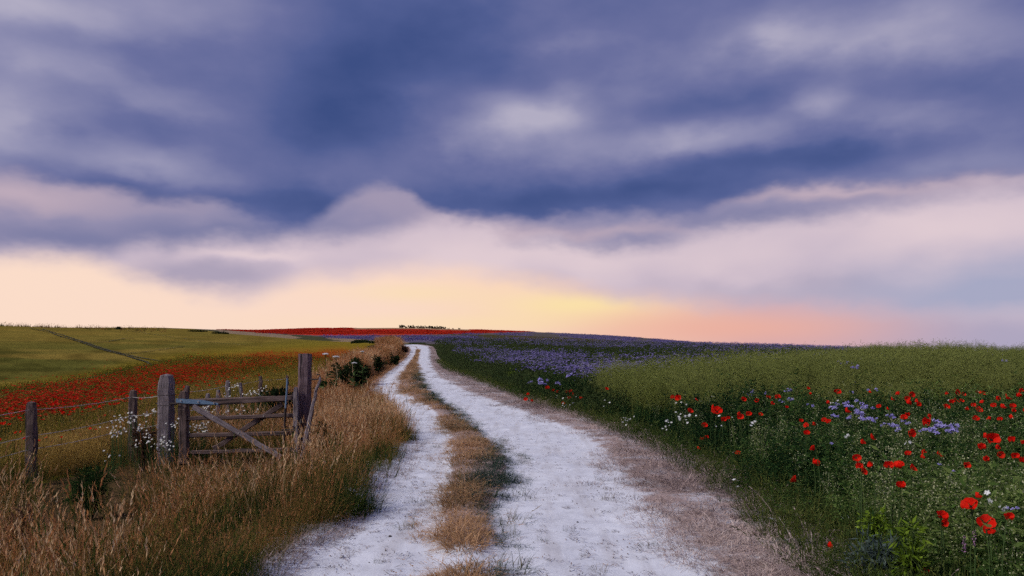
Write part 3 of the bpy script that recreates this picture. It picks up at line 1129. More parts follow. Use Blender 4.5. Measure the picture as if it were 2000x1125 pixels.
# --- dead straw along both edges of the chalk
def straw():
    n = 11000
    y = 3.5 + 100 * RNG.random(n) ** 2.4
    r1, s1 = XR1(y), XS(y)
    t = rnd(n, -.25, 1.12)
    x = r1 + (s1 - r1) * t
    nz = fbm(x * 1.2, y * .8, 81)
    ok = (t + (nz - .5) * 1.3 > .10)
    ok &= RNG.random(n) < (.25 + .75 * sstep(.38, .58, fbm(x * 2.2, y * 1.3, 86)))
    x, y, t = x[ok], y[ok], t[ok]
    tint = .46 + .9 * (fbm(x * 1.6, y * 1.2, 88) - .5) + rnd(len(x), -.2, .2) + .12 * sstep(9, 5, y)
    sc = rnd(len(x), .6, 1.2) * (.75 + .35 * sstep(.2, .8, t))
    vs = [grass_tuft(M['straw'], 22, .27, .20, 1.52, .0072, .04, droop=.6, seedlen=.04, seedw=.004, flat=.34) for _ in range(6)]
    scatter('dead_straw', x, y, track_z(x, y) - .008, rnd(len(x), 0, 6.28), rnd(len(x), 0, .3), sc, np.clip(tint, 0, 1), vs,
            'flattened dead straw lining the right side of the track', 'straw')
    n = 3800
    y = 3.5 + 90 * RNG.random(n) ** 2.2
    l0 = XL0(y)
    x = l0 - .18 + rnd(n, 0, .50) * sstep(-.1, 1.2, fbm(l0 * 2, y * 1.1, 91) * 1.6)
    tint = .40 + rnd(n, -.2, .2)
    vs2 = [grass_tuft(M['straw'], 14, .18, .12, 1.45, .006, .05, droop=.4, seedlen=.04, seedw=.004, flat=.4) for _ in range(4)]
    scatter('edge_straw', x, y, track_z(x, y) - .006, rnd(n, 0, 6.28), rnd(n, 0, .3), rnd(n, .5, 1.1), np.clip(tint, 0, 1), vs2,
            'loose dead grass along the left edge of the chalk', 'straw')
    # litter and pebbles lying on the bare chalk
    n = 1500
    y = 4.6 + 26 * RNG.random(n) ** 1.8
    x = np.where(RNG.random(n) < .5, XL0(y) + RNG.random(n) * (XC0(y) - XL0(y)), XC1(y) + RNG.random(n) * (XR1(y) - XC1(y)))
    lit = []
    for _ in range(4):
        mb = MB()
        for k in range(6):
            leaf(mb, Vector((random.uniform(-.04, .04), random.uniform(-.04, .04), .006)), rdir(-.1, .2), Vector((0, 0, 1)), random.uniform(.02, .06), random.uniform(.003, .008), random.random())
        lit.append(mb.mesh('litter', [M['straw']]))
    for _ in range(1):
        mb = MB()
        for q in range(3):
            octa(mb, Vector((random.gauss(0, .03), random.gauss(0, .03), .003)), random.uniform(.003, .008), random.random(), 0, .7)
        lit.append(mb.mesh('pebble', [M['straw']]))
    scatter('track_litter', x, y, track_z(x, y) + .003, rnd(n, 0, 6.28), rnd(n, 0, .1), rnd(n, .5, 1.3), rnd(n, 0, .5), lit,
            'small scraps of dead grass scattered over the white chalk', 'litter')


straw()


# --- right verge: dense green herbs
def herb_plant(kind):
    mb = MB()
    ns = random.randint(4, 6)
    for _ in range(ns):
        base = Vector((random.uniform(-.10, .10), random.uniform(-.10, .10), -.02))
        az = random.uniform(0, 6.28)
        h = random.uniform(.34, .62)
        pts = blade(mb, base, az, h, random.uniform(.1, .5), .006, random.uniform(.2, .5), 4)
        for k in range(22):
            t = random.uniform(.08, 1.0) * (len(pts) - 1)
            i = min(int(t), len(pts) - 2)
            p = pts[i].lerp(pts[i + 1], t - i)
            d = rdir(-.2, .8)
            if kind == 0:
                leaf(mb, p, d, rdir(.2, 1), random.uniform(.03, .075), random.uniform(.010, .022), random.uniform(0, .9))
            elif kind == 1:
                leaf(mb, p, d, rdir(), random.uniform(.04, .10), random.uniform(.004, .009), random.uniform(.1, 1))
            else:
                q = p + d * random.uniform(.02, .05)
                leaf(mb, p, d, rdir(), (q - p).length, .002, .5)
                leaf(mb, q, rdir(), rdir(), .014, .009, random.uniform(.2, 1.0), 1)
    for k in range(14):
        p = Vector((random.gauss(0, .10), random.gauss(0, .10), random.uniform(.0, .25)))
        leaf(mb, p, rdir(0, .9), rdir(.3, 1), random.uniform(.05, .12), random.uniform(.012, .03), random.uniform(0, .5))
    return mb.mesh('herb', [M['herb'], M['speck']])


HERBS = [herb_plant(0) for _ in range(4)] + [herb_plant(1) for _ in range(3)] + [herb_plant(2) for _ in range(3)]


def right_verge():
    n = 20000
    y = 3.4 + 36 * RNG.random(n) ** 1.7
    x = XS(y) - .1 + RNG.random(n) ** .9 * (4.5 + y * .55)
    px = 1000 + F * x / y
    ok = (px < 2350) & (y < 17 + 14 * sstep(1.6, .2, x - XS(y)))
    x, y = x[ok], y[ok]
    edge = (x - XS(y)) + (fbm(x * 1.4, y * 1.4, 15) - .5) * .5
    ok = edge > 0
    x, y, edge = x[ok], y[ok], edge[ok]
    z = zg(x, y)
    sc = .46 + .62 * sstep(0.0, 1.2, edge)
    sc *= 1 + .22 * sstep(9, 15, y)
    cl = fbm(x * 1.1, y * 1.1, 18)
    sc *= rnd(len(x), .75, 1.15) * (.70 + .50 * sstep(.3, .7, cl))
    tint = .40 + 1.1 * (fbm(x * .7, y * .7, 19) - .5) + .35 * (cl - .5) + .30 * sstep(1.0, 3.2, x - 1.2) * sstep(11, 6, y) + rnd(len(x), -.12, .12)
    tint -= .12 * sstep(2.6, .8, edge) * sstep(5.5, 8, y)
    tint += .20 * sstep(.35, .0, edge)
    scatter('verge_herbs', x, y, z - .02, rnd(len(x), 0, 6.28), rnd(len(x), 0, .25), sc, np.clip(tint, 0, 1), HERBS,
            'dense dark green herbs and leaves on the verge right of the track', 'herbs')
    # taller pale stems and broad leaves between them
    n = 1100
    y = 3.6 + 11 * RNG.random(n) ** 1.1
    x = XS(y) + .5 + RNG.random(n) * (2.5 + y * .5)
    ok = (1000 + F * x / y < 2300) & (fbm(x * .8, y * .8, 66) > .44)
    x, y = x[ok], y[ok]
    tall = []
    for q in range(6):
        mb = MB()
        for k in range(3):
            pts = blade(mb, Vector((random.uniform(-.05, .05), random.uniform(-.05, .05), -.02)), random.uniform(0, 6.28), random.uniform(.5, .78), random.uniform(.05, .35), .006, .7, 5)
            for j in range(26):
                t = random.uniform(.45, 1) * (len(pts) - 1)
                i_ = min(int(t), len(pts) - 2)
                p = pts[i_].lerp(pts[i_ + 1], t - i_)
                dd = rdir(.1, .9)
                leaf(mb, p, dd, rdir(), .03, .003, .6)
                leaf(mb, p + dd * .03, dd, rdir(), .016, .010, random.uniform(.3, 1), 1)
        for k in range(7):
            leaf(mb, Vector((0, 0, random.uniform(.02, .2))), rdir(.1, .8), rdir(.4, 1), random.uniform(.10, .20), random.uniform(.03, .055), random.uniform(.2, .9), 0, .012)
        tall.append(mb.mesh('tall_stem', [M['herb'], M['speck']]))
    scatter('verge_tall_stems', x, y, zg(x, y) - .02, rnd(len(x), 0, 6.28), rnd(len(x), 0, .2), rnd(len(x), .7, 1.1), rnd(len(x), .35, .9), tall,
            'pale seeding stems and broad leaves standing in the right verge', 'herbs')
    # thin grass on the verge's foot
    n = 3000
    y = 3.6 + 60 * RNG.random(n) ** 2.0
    x = XS(y) + rnd(n, -.22, .45)
    vs = [grass_tuft(M['vgreen'], 24, .26, .12, .8, .0055, .3) for _ in range(4)]
    scatter('verge_foot_grass', x, y, zg(x, y) - .02, rnd(n, 0, 6.28), rnd(n, 0, .25), rnd(n, .45, 1.0), np.clip(.12 + .45 * fbm(x, y, 33) + rnd(n, -.15, .15), 0, 1), vs,
            'thin yellow green grass at the foot of the right verge', 'grass')


right_verge()


def feathery():
    vs = []
    for _ in range(6):
        mb = MB()
        for s in range(7):
            base = Vector((random.uniform(-.16, .16), random.uniform(-.16, .16), -.02))
            az = random.uniform(0, 6.28)
            h = random.uniform(.72, 1.06)
            pts = blade(mb, base, az, h, random.uniform(.08, .4), .006, random.uniform(.2, .5), 4)
            for k in range(26):
                t = random.uniform(.30, 1.0) ** .8 * (len(pts) - 1)
                i = min(int(t), len(pts) - 2)
                p = pts[i].lerp(pts[i + 1], t - i)
                d = rdir(.1, .9)
                L = random.uniform(.04, .13)
                leaf(mb, p, d, rdir(), L, .0045, random.uniform(.3, .9))
                leaf(mb, p + d * L, rdir(), rdir(), .016, .010, random.uniform(.5, 1.0))
        vs.append(mb.mesh('feathery', [M['feather']]))
    n = 12000
    y = 12.8 * np.exp(RNG.random(n) * math.log(52 / 12.8))
    px = rnd(n, 1040, 2350)
    x = (px - 1000) / F * y
    yf = np.interp(px, [1040, 1080, 1250, 1400, 1500, 1600, 1700, 2350], [15, 17, 20.5, 22, 25, 31, 46, 52])
    y0 = 13.6 + (fbm(px * .008, y * .1, 41) - .5) * 3.5
    ok = (y < yf + (fbm(px * .01, y * .2, 3) - .5) * 4) & (y > y0) & (x > XS(y) + 1.0)
    x, y, px = x[ok], y[ok], px[ok]
    z = zg(x, y)
    sc = (1.06 + .06 * sstep(1450, 1800, px)) * rnd(len(x), .85, 1.15) * (.62 + .62 * fbm(x * .45, y * .45, 14)) * (1 + .09 * np.exp(-((px - 1830) / 130) ** 2))
    sc *= .66 + .34 * sstep(13, 15.5, y)
    tint = .46 + .7 * (fbm(x * .25, y * .25, 27) - .1) + rnd(len(x), -.1, .1)
    scatter('feathery_plants', x, y, z - .02, rnd(len(x), 0, 6.28), rnd(len(x), .0, .15), sc, np.clip(tint, 0, 1), vs,
            'soft olive green feathery seed plants behind the poppies on the right', 'plants')


feathery()


# --- phacelia field
def phac_plant(mb, heads, h, spread, r, fol=26, m_leaf=0, m_fl=1):
    for k in range(fol):
        p = Vector((random.gauss(0, spread * .6), random.gauss(0, spread * .6), random.uniform(.05, h * .9)))
        leaf(mb, p, rdir(-.1, .9), rdir(), random.uniform(.06, .14), random.uniform(.012, .03), random.uniform(0, .9), m_leaf)
    for k in range(heads):
        a = random.uniform(0, 6.28)
        q = spread * math.sqrt(random.random())
        p = Vector((q * math.cos(a), q * math.sin(a), h * random.uniform(.80, 1.08)))
        leaf(mb, Vector((p.x * .4, p.y * .4, 0)), p - Vector((p.x * .4, p.y * .4, 0)), rdir(-.1, .1), p.z, .008, .4, m_leaf)
        s = random.uniform(.2, .9)
        for j in range(7):
            octa(mb, p + Vector((random.uniform(-1, 1) * r, random.uniform(-1, 1) * r, random.uniform(-.4, .5) * r)), r * .42, min(1, max(0, s + random.uniform(-.3, .3))), m_fl)


def phacelia_field():
    vs = []
    for _ in range(6):
        mb = MB()
        phac_plant(mb, random.randint(2, 4), .66, .24, .034, 40)
        vs.append(mb.mesh('phacelia', [M['phleaf'], M['purple']]))
    plain = []
    for _ in range(3):
        mb = MB()
        phac_plant(mb, 0, .62, .24, .036, 46)
        plain.append(mb.mesh('phacelia_green', [M['phleaf'], M['purple']]))
    n = 26000
    y = 15 * np.exp(RNG.random(n) * math.log(175 / 15.))
    px = rnd(n, 820, 1760)
    x = (px - 1000) / F * y
    yf = np.interp(px, [1040, 1080, 1250, 1400, 1500, 1600, 1700, 2350], [14, 16, 18.5, 20, 23, 30, 45, 52])
    ok = (x > XS(y) + .25) & ((y > yf) | (x < XS(y) + 3.2)) & (y > 16)
    ok &= ~((y > 105) & (px < 850))
    x, y, px = x[ok], y[ok], px[ok]
    z = zg(x, y)
    d = x - XS(y)
    bloom = sstep(1.0, 3.0, d + (fbm(x * .5, y * .5, 12) - .5) * 2) * sstep(20, 27, y + (fbm(x * .3, y * .3, 9) - .5) * 8)
    str_ = fbm(px * .004, np.log(y) * 5.0, 37)
    # the wide olive gap between the two purple belts
    g0 = np.interp(px, [820, 960, 1150, 1400, 1800], [400, 90, 46, 40, 38])
    g1 = np.interp(px, [820, 960, 1150, 1400, 1800], [401, 120, 82, 62, 52])
    gap = sstep(0, 8, y - g0) * sstep(8, 0, y - g1)
    bloom *= 1 - .85 * gap
    bloom *= .25 + .75 * sstep(.38, .58, str_)
    bloom *= 1 - .25 * sstep(1050, 1350, px)
    isf = RNG.random(len(x)) < bloom * .72
    tint = .28 + .38 * fbm(x * .2, y * .2, 23) + rnd(len(x), -.10, .10)
    sc = (.62 + .38 * sstep(0, 1.4, d)) * rnd(len(x), .85, 1.15) * (1 + np.maximum(0, y - 40) / 220)
    a = isf
    scatter('phacelia_field', x[a], y[a], z[a] - .02, rnd(a.sum(), 0, 6.28), rnd(a.sum(), 0, .12), sc[a], np.clip(tint[a] + .12, 0, 1), vs,
            'wide field of violet flowers right of the winding track', 'flower field')
    a = ~isf
    scatter('field_greenery', x[a], y[a], z[a] - .02, rnd(a.sum(), 0, 6.28), rnd(a.sum(), 0, .12), sc[a] * .95, np.clip(tint[a], 0, 1), plain,
            'dull green foliage fringing and streaking the violet flower field', 'plants')
    # the far belts, seen edge on
    vs2 = []
    for _ in range(4):
        mb = MB()
        for k in range(16):
            p = Vector((random.uniform(-1.3, 1.3), random.uniform(-1.3, 1.3), random.uniform(-.05, .25)))
            octa(mb, p, random.uniform(.04, .09), random.random())
        vs2.append(mb.mesh('far_phacelia', [M['purple']]))
    n = 4200
    y = 120 * np.exp(RNG.random(n) * math.log(620 / 120.))
    px = rnd(n, 520, 1640)
    x = (px - 1000) / F * y
    z = zg(x, y)
    _, py = proj(x, y, z)
    nf = fbm(px * .02, py * .11, 6)
    ol0 = np.interp(px, [900, 1000, 1200, 1350, 1600], [653, 655, 664, 671, 683])
    ol1 = np.interp(px, [900, 1000, 1200, 1350, 1600], [655, 664, 676, 680, 688])
    red_lo = np.interp(px, [300, 430, 620, 800, 900, 1000, 1100], [640, 648, 655, 655, 652, 649, 647])
    ok = (py > red_lo) & (py < yl(px, BND) - 5 * (px < 830)) & ~((py > ol0) & (py < ol1) & (RNG.random(n) < .9)) & (nf < .52)
    x, y, z = x[ok], y[ok], z[ok]
    scatter('far_phacelia', x, y, z, rnd(len(x), 0, 6.28), rnd(len(x), 0, .05), rnd(len(x), .8, 1.3) * (1 + y / 900), np.clip(.22 + rnd(len(x), -.2, .25), 0, 1), vs2,
            'thin violet belt of flowers on the slope below the far poppies', 'flower field')


phacelia_field()


def far_poppies():
    vs = []
    for _ in range(4):
        mb = MB()
        for k in range(30):
            p = Vector((random.uniform(-1.6, 1.6), random.uniform(-1.6, 1.6), random.uniform(-.05, .2)))
            octa(mb, p, random.uniform(.06, .12), random.random(), 0, .7)
        vs.append(mb.mesh('far_poppies', [M['redfar']]))
    n = 3600
    y = 300 * np.exp(RNG.random(n) * math.log(640 / 300.))
    px = rnd(n, 380, 1060)
    x = (px - 1000) / F * y
    z = zg(x, y)
    _, py = proj(x, y, z)
    red_lo = np.interp(px, [300, 430, 620, 800, 900, 1000, 1100], [640, 648, 655, 655, 652, 649, 647])
    ok = (py < red_lo) & (py < yl(px, BND) - 6) & ~((y > 480) & (px > 690) & (px < 920))
    x, y, z = x[ok], y[ok], z[ok]
    scatter('far_poppy_belt', x, y, z, rnd(len(x), 0, 6.28), rnd(len(x), 0, .05), rnd(len(x), .8, 1.3) * (1 + y / 700), rnd(len(x), .1, .8), vs,
            'bright red belt of distant poppies along the skyline', 'flower field')
    # poppies drifting through the left crop
    vs = []
    for _ in range(6):
        mb = MB()
        for k in range(random.randint(4, 8)):
            p = Vector((random.gauss(0, .45), random.gauss(0, .45), random.uniform(.34, .58)))
            r = random.uniform(.035, .055)
            leaf(mb, Vector((p.x, p.y, 0)), Vector((.01, 0, 1)), Vector((0, 1, 0)), p.z, .006, .1, 1)
            s = random.random()
            for j in range(4):
                a = j * math.pi / 2 + random.uniform(-.3, .3)
                d = Vector((math.cos(a), math.sin(a), .55))
                leaf(mb, p, d, Vector((0, 0, 1)), r * 1.25, r * 1.5, min(1, max(0, s + random.uniform(-.2, .2))), 0)
        vs.append(mb.mesh('drift_poppies', [M['redfar'], M['crop']]))
    n = 19000
    y = 15 * np.exp(RNG.random(n) * math.log(110 / 18.))
    px = rnd(n, -500, 770)
    x = (px - 1000) / F * y
    z = zg(x, y)
    _, py = proj(x, y, z + .3)
    up, lo = yl(px, RED_UP), yl(px, RED_LO)
    mid = (py - up) / (lo - up)
    pr = np.exp(-((mid - .52) / .34) ** 2)
    nf = fbm(px * .016, py * .10, 6)
    pr *= .25 + .95 * sstep(.40, .60, nf)
    ok = (RNG.random(n) < pr * .52) & (x < XF(y) - 1.2)
    x, y, z = x[ok], y[ok], z[ok]
    scatter('poppy_drift', x, y, z, rnd(len(x), 0, 6.28), rnd(len(x), 0, .1), (.8 + y / 160) * rnd(len(x), .8, 1.2), rnd(len(x), .1, .75), vs,
            'broad drift of red poppies sweeping through the left crop', 'flower field')


far_poppies()


# =================================================================== things
def beam(p0, p1, w, d, name_seed=0, nseg=10, taper=1.0, jitter=.004, front=Vector((0, -1, 0)), round_top=0.0, chamfer=.012, sag=0.0):
    """weathered timber from p0 to p1: w across the view, d deep; chamfered edges, uneven faces"""
    rr = random.Random(name_seed)
    ax = (p1 - p0)
    L = ax.length
    ax.normalize()
    s = ax.cross(front).normalized()
    f = s.cross(ax).normalized()
    mb = MB()
    prof = []
    hw, hd, c = .5, .5, None
    rings = []
    grain = []
    for i in range(nseg + 1):
        t = i / nseg
        ww = w * (1 + (taper - 1) * t)
        dd = d * (1 + (taper - 1) * t)
        c = min(chamfer, ww * .3, dd * .3)
        k = 1.0
        if round_top and t > .999:
            k = 1 - round_top
        pts = [(-ww / 2 + c, -dd / 2), (ww / 2 - c, -dd / 2), (ww / 2, -dd / 2 + c), (ww / 2, dd / 2 - c),
               (ww / 2 - c, dd / 2), (-ww / 2 + c, dd / 2), (-ww / 2, dd / 2 - c), (-ww / 2, -dd / 2 + c)]
        o = p0 + ax * L * t + Vector((0, 0, -sag * 4 * t * (1 - t)))
        wob = s * rr.gauss(0, jitter) + f * rr.gauss(0, jitter)
        ring = []
        for (a, b) in pts:
            ja, jb = rr.gauss(0, jitter * .6), rr.gauss(0, jitter * .6)
            ring.append(o + wob + s * (a * k + ja) - f * (b * k + jb))
            grain.append((a, b, L * t))
        rings.append(ring)
    vs = [v for r in rings for v in r]
    fs = []
    for i in range(nseg):
        for j in range(8):
            a, b = i * 8 + j, i * 8 + (j + 1) % 8
            fs.append((a, b, b + 8, a + 8))
    # end caps with a low crown
    n0 = len(vs)
    vs.append(p0 - ax * .002)
    grain.append((0, 0, 0))
    vs.append(p1 + ax * (w * .35 * round_top + .004))
    grain.append((0, 0, L))
    for j in range(8):
        fs.append((n0, (j + 1) % 8, j))
        b = nseg * 8
        fs.append((n0 + 1, b + j, b + (j + 1) % 8))
    mb.add(vs, fs)
    return mb, grain


def timber(name, parent, p0, p1, w, d, mat, seed, **kw):
    mb, grain = beam(p0 - parent_loc(parent), p1 - parent_loc(parent), w, d, seed, **kw)
    me = mb.mesh(name, [mat])
    at = me.attributes.new('grain', 'FLOAT_VECTOR', 'POINT')
    at.data.foreach_set('vector', np.array(grain, np.float32).ravel())
    return new_obj(name, me, parent)


def parent_loc(p):
    if p is None:
        return Vector((0, 0, 0))
    q = Vector(p.location)
    while p.parent is not None:
        p = p.parent
        q += Vector(p.location)
    return q


def tube_mesh(name, pts, r, mat, sides=6, rr=None):
    mb = MB()
    vs, fs = [], []
    n = len(pts)
    for i, p in enumerate(pts):
        d = (pts[min(i + 1, n - 1)] - pts[max(i - 1, 0)]).normalized()
        a = d.orthogonal().normalized()
        b = d.cross(a)
        rad = r if rr is None else rr[i]
        for k in range(sides):
            t = 2 * math.pi * k / sides
            vs.append(p + a * math.cos(t) * rad + b * math.sin(t) * rad)
    for i in range(n - 1):
        for k in range(sides):
            fs.append((i * sides + k, i * sides + (k + 1) % sides, (i + 1) * sides + (k + 1) % sides, (i + 1) * sides + k))
    fs.append(tuple(range(sides))[::-1])
    fs.append(tuple((n - 1) * sides + k for k in range(sides)))
    mb.add(vs, fs)
    return mb.mesh(name, [mat])


def empty(name, loc, label, cat, group=None):
    o = bpy.data.objects.new(name, None)
    COL.objects.link(o)
    o.location = loc
    o.empty_display_size = 0.1
    return tag(o, label, cat, group)


def on_ground(x, y):
    return Vector((x, y, float(zg(x, y))))


def bolt(parent, p, r=.012):
    mb = MB()
    mb.add([Vector((math.cos(k * math.pi / 3) * r, -.008, math.sin(k * math.pi / 3) * r)) for k in range(6)] +
           [Vector((math.cos(k * math.pi / 3) * r, .004, math.sin(k * math.pi / 3) * r)) for k in range(6)],
           [tuple(range(6))] + [(k, k + 6, (k + 1) % 6 + 6, (k + 1) % 6) for k in range(6)])
    return new_obj('bolt', mb.mesh('bolt', [M['zinc']]), parent, p - parent_loc(parent))


# --- gate posts
GY = 12.55
z_g = lambda px, Yd: float(zg((px - 1000) / F * Yd, Yd))
hx = (324 - 1000) / F * 12.62
hp = empty('gate_post', on_ground(hx, 12.62), 'thick pale weathered gate post with wires stapled round it, left of the gate', 'post')
base = Vector((hx - .01, 12.62, hp.location.z - .25))
top = P(326, 733, 12.62)
timber('shaft', hp, base, top, .212, .20, M['wood'], 3, nseg=14, round_top=.28, jitter=.0035, chamfer=.03)
for py, tl in ((771, 0.0), (791, .0), (805, .025)):
    c = P(326, py, 12.62)
    ring = []
    for k in range(17):
        a = k / 16 * 2 * math.pi
        ring.append(Vector((c.x + .119 * max(-.9, min(.9, 1.3 * math.cos(a))), 12.62 + .113 * max(-.9, min(.9, 1.3 * math.sin(a))), c.z + tl * math.cos(a))) - hp.location)
    new_obj('wire_wrap', tube_mesh('wire_wrap', ring, .004, M['iron'], 5), hp)
new_obj('hinge_pin', tube_mesh('hinge_pin', [P(306, 788, 12.6) - hp.location, P(325, 788, 12.55) - hp.location, P(349, 788, 12.5) - hp.location], .013, M['iron'], 7), hp)

tx = (596 - 1000) / F * 12.6
tp = empty('gate_post', on_ground(tx, 12.6), 'tall dark purple grey gate post right of the gate, tallest of the posts', 'post')
timber('shaft', tp, Vector((tx - .03, 12.6, tp.location.z - .25)), P(596.5, 691, 12.6), .188, .18, M['wood_post'], 5, nseg=16, jitter=.004, chamfer=.03, taper=.97)
hook = [P(605, 741, 12.5), P(614, 741, 12.48), P(620, 741, 12.47), P(624, 738, 12.47), P(625.5, 734, 12.47), P(623, 731, 12.47), P(619, 731.5, 12.47)]
new_obj('hook', tube_mesh('hook', [q - tp.location for q in hook], .0105, M['iron'], 7), tp)
ct = [P(588, 818, 12.44), P(588, 826, 12.44), P(587.5, 832, 12.44), P(588, 838, 12.44)]
new_obj('latch_catch', tube_mesh('latch_catch', [q - tp.location for q in ct], .03, M['iron'], 8, [.018, .034, .024, .03]), tp)

# --- the gate itself
gl = on_ground((465 - 1000) / F * GY, GY)
gate = empty('field_gate', gl, 'old weathered wooden field gate with blue strap hinge, half sunk in dry grass', 'gate')
yh, yt = 12.60, 12.45                                # hinge and latch ends stand almost square to the view


def GP(px, py, off=0.0):
    t = (px - 358) / (578 - 358)
    return P(px, py, yh + (yt - yh) * t + off)


timber('hinge_stile', gate, GP(359, 905), GP(358.5, 765), .136, .10, M['wood_dark'], 11, nseg=12, round_top=.35, jitter=.004)
timber('latch_stile', gate, GP(580, 905), GP(578, 757), .080, .08, M['wood'], 12, nseg=12, round_top=.4, jitter=.003)
rail = timber('rail', gate, GP(367.5, 786.5), GP(573.5, 777), .118, .055, M['wood_dark'], 13, taper=.72, jitter=.003)
rail['label'] = 'heavy tapering top rail of the gate'
timber('rail', gate, GP(367, 817.5), GP(573.5, 811.5), .064, .040, M['wood_dark'], 14, jitter=.003)
timber('rail', gate, GP(367, 850.5), GP(573.5, 846), .068, .040, M['wood_dark'], 15, jitter=.003)
timber('rail', gate, GP(367, 884), GP(573.5, 878), .066, .040, M['wood_dark'], 16, jitter=.003)
br = timber('brace', gate, GP(377, 794, -.048), GP(549, 893, -.048), .082, .035, M['wood'], 17, jitter=.003, nseg=12)
br['label'] = 'pale diagonal brace nailed across the front of the gate'
br2 = timber('brace', gate, GP(551, 790, .045), GP(418, 877, .045), .080, .035, M['wood_dark'], 18, jitter=.003, nseg=12)
br2['label'] = 'dark diagonal brace behind the rails'
# strap hinge: tapered flat iron on the face of the top rail
mb = MB()
st = [GP(343, 782, -.056), GP(360, 783.5, -.062), GP(395, 785.5, -.050), GP(426, 789, -.043)]
hw = [.030, .036, .032, .012]
vs = []
for p, h_ in zip(st, hw):
    for dy in (0, .010):
        vs.append(p + Vector((0, dy, h_)) - gl)
        vs.append(p + Vector((0, dy, -h_)) - gl)
fs = []
for i in range(3):
    a, b = i * 4, (i + 1) * 4
    fs += [(a, a + 1, b + 1, b), (a + 2, b + 2, b + 3, a + 3), (a, b, b + 2, a + 2), (a + 1, a + 3, b + 3, b + 1)]
fs += [(0, 2, 3, 1), (12, 13, 15, 14)]
mb.add(vs, fs)
sh = new_obj('strap_hinge', mb.mesh('strap_hinge', [M['steel_blue']]), gate)
for q in ((353.6, 783), (387, 785), (418, 787)):
    bolt(sh, GP(q[0], q[1], -.066 + (q[0] - 350) * .00022))
for q in ((416, 814.5, -.068), (466, 846, -.068), (515, 812.5, -.022)):
    bolt(gate, GP(*q), .011)
lv = new_obj('bolt_lever', tube_mesh('bolt_lever', [GP(561.5, 739.5, -.07) - gl, GP(560, 765, -.07) - gl, GP(557.7, 798, -.07) - gl], .0145, M['steel_blue'], 8), gate)
lv['label'] = 'upright blue steel lever of the gate bolt'
new_obj('bolt_rod', tube_mesh('bolt_rod', [GP(557.6, 797, -.07) - gl, GP(556.5, 815, -.07) - gl, GP(555.5, 845, -.06) - gl, GP(554, 882, -.06) - gl], .011, M['iron'], 7, [.021, .019, .012, .011]), gate)
for py in (834, 840):
    new_obj('bolt_bracket', tube_mesh('bolt_bracket', [GP(550, py, -.055) - gl, GP(574, py - 1, -.055) - gl], .011, M['iron'], 6), gate)

# --- wooden prop leaning on the tall post
pb = on_ground((592 - 1000) / F * 12.35, 12.35)
prop = empty('leaning_pole', pb, 'bleached crooked pole leaning against the tall gate post below its hook', 'pole')
timber('lower_pole', prop, P(590, 893, 12.33), P(612.5, 783, 12.40), .070, .05, M['wood'], 21, nseg=9, taper=.8, jitter=.005, round_top=.3)
timber('upper_pole', prop, P(611.5, 787, 12.42), P(625, 737, 12.44), .048, .04, M['wood'], 22, nseg=7, taper=.9, jitter=.005, round_top=.3)


# --- wire fence on the left
def fence(label, posts, wires, mat_sel):
    o = empty('wire_fence', on_ground(posts[0][0], posts[0][1]), label, 'fence')
    for k, (x, y, ztop, w, lean, mk) in enumerate(posts):
        g = on_ground(x, y)
        timber('post', o, g - Vector((0, 0, .2)), Vector((x + lean, y, ztop)), w, w * .92, M[mk], 30 + k + int(x * 10), nseg=9, jitter=.006, round_top=.25)
    for wp in wires:
        pts = []
        for a, b in zip(wp[:-1], wp[1:]):
            n = 14
            for i in range(n):
                t = i / n
                q = a.lerp(b, t)
                q.z -= .03 * 4 * t * (1 - t)
                pts.append(q - o.location)
        pts.append(wp[-1] - o.location)
        wo = new_obj('wire', tube_mesh('wire', pts, .0038, M['zinc'], 5), o)
        mb = MB()
        acc = 0
        for a, b in zip(pts[:-1], pts[1:]):
            m_ = a.lerp(b, .5)
            d = rdir()
            for q in (d, rdir()):
                leaf(mb, m_ - q * .018, q, rdir(), .036, .006, .5)
        new_obj('barbs', mb.mesh('barbs', [M['zinc']]), wo)['kind'] = 'stuff'
    return o


def fp(px, py, Yd):
    return P(px, py, Yd)


x1, y1 = (62 - 1000) / F * 10.8, 10.8
x2, y2 = (260 - 1000) / F * 13.0, 13.0
x0, y0 = -6.95, 7.4
ztop1 = fp(62, 786, y1).z
ztop2 = fp(260, 763, y2).z
w_top = [Vector((x0, y0, .55)), Vector((x1, y1 - .055, fp(62, 800, y1).z)), Vector((x2, y2 - .05, fp(260, 775, y2).z)), P(318, 771, 12.6)]
w_mid = [Vector((x0, y0, .15)), Vector((x1, y1 - .055, fp(62, 851, y1).z)), Vector((x2, y2 - .05, fp(260, 811, y2).z)), P(318, 800, 12.6)]
w_low = [Vector((x0, y0, -.05)), Vector((x1, y1 - .055, fp(62, 877, y1).z)), Vector((x2, y2 - .05, fp(260, 835, y2).z)), P(318, 826, 12.6)]
fence('barbed wire fence on two short posts left of the thick gate post',
      [(x1, y1, ztop1, .118, .0, 'wood_dark'), (x2, y2, ztop2, .112, .0, 'wood_dark'), (x0, y0, .6, .12, 0, 'wood_dark')], [w_top, w_mid, w_low], 0)
fx = lambda px, Yd: (px - 1000) / F * Yd
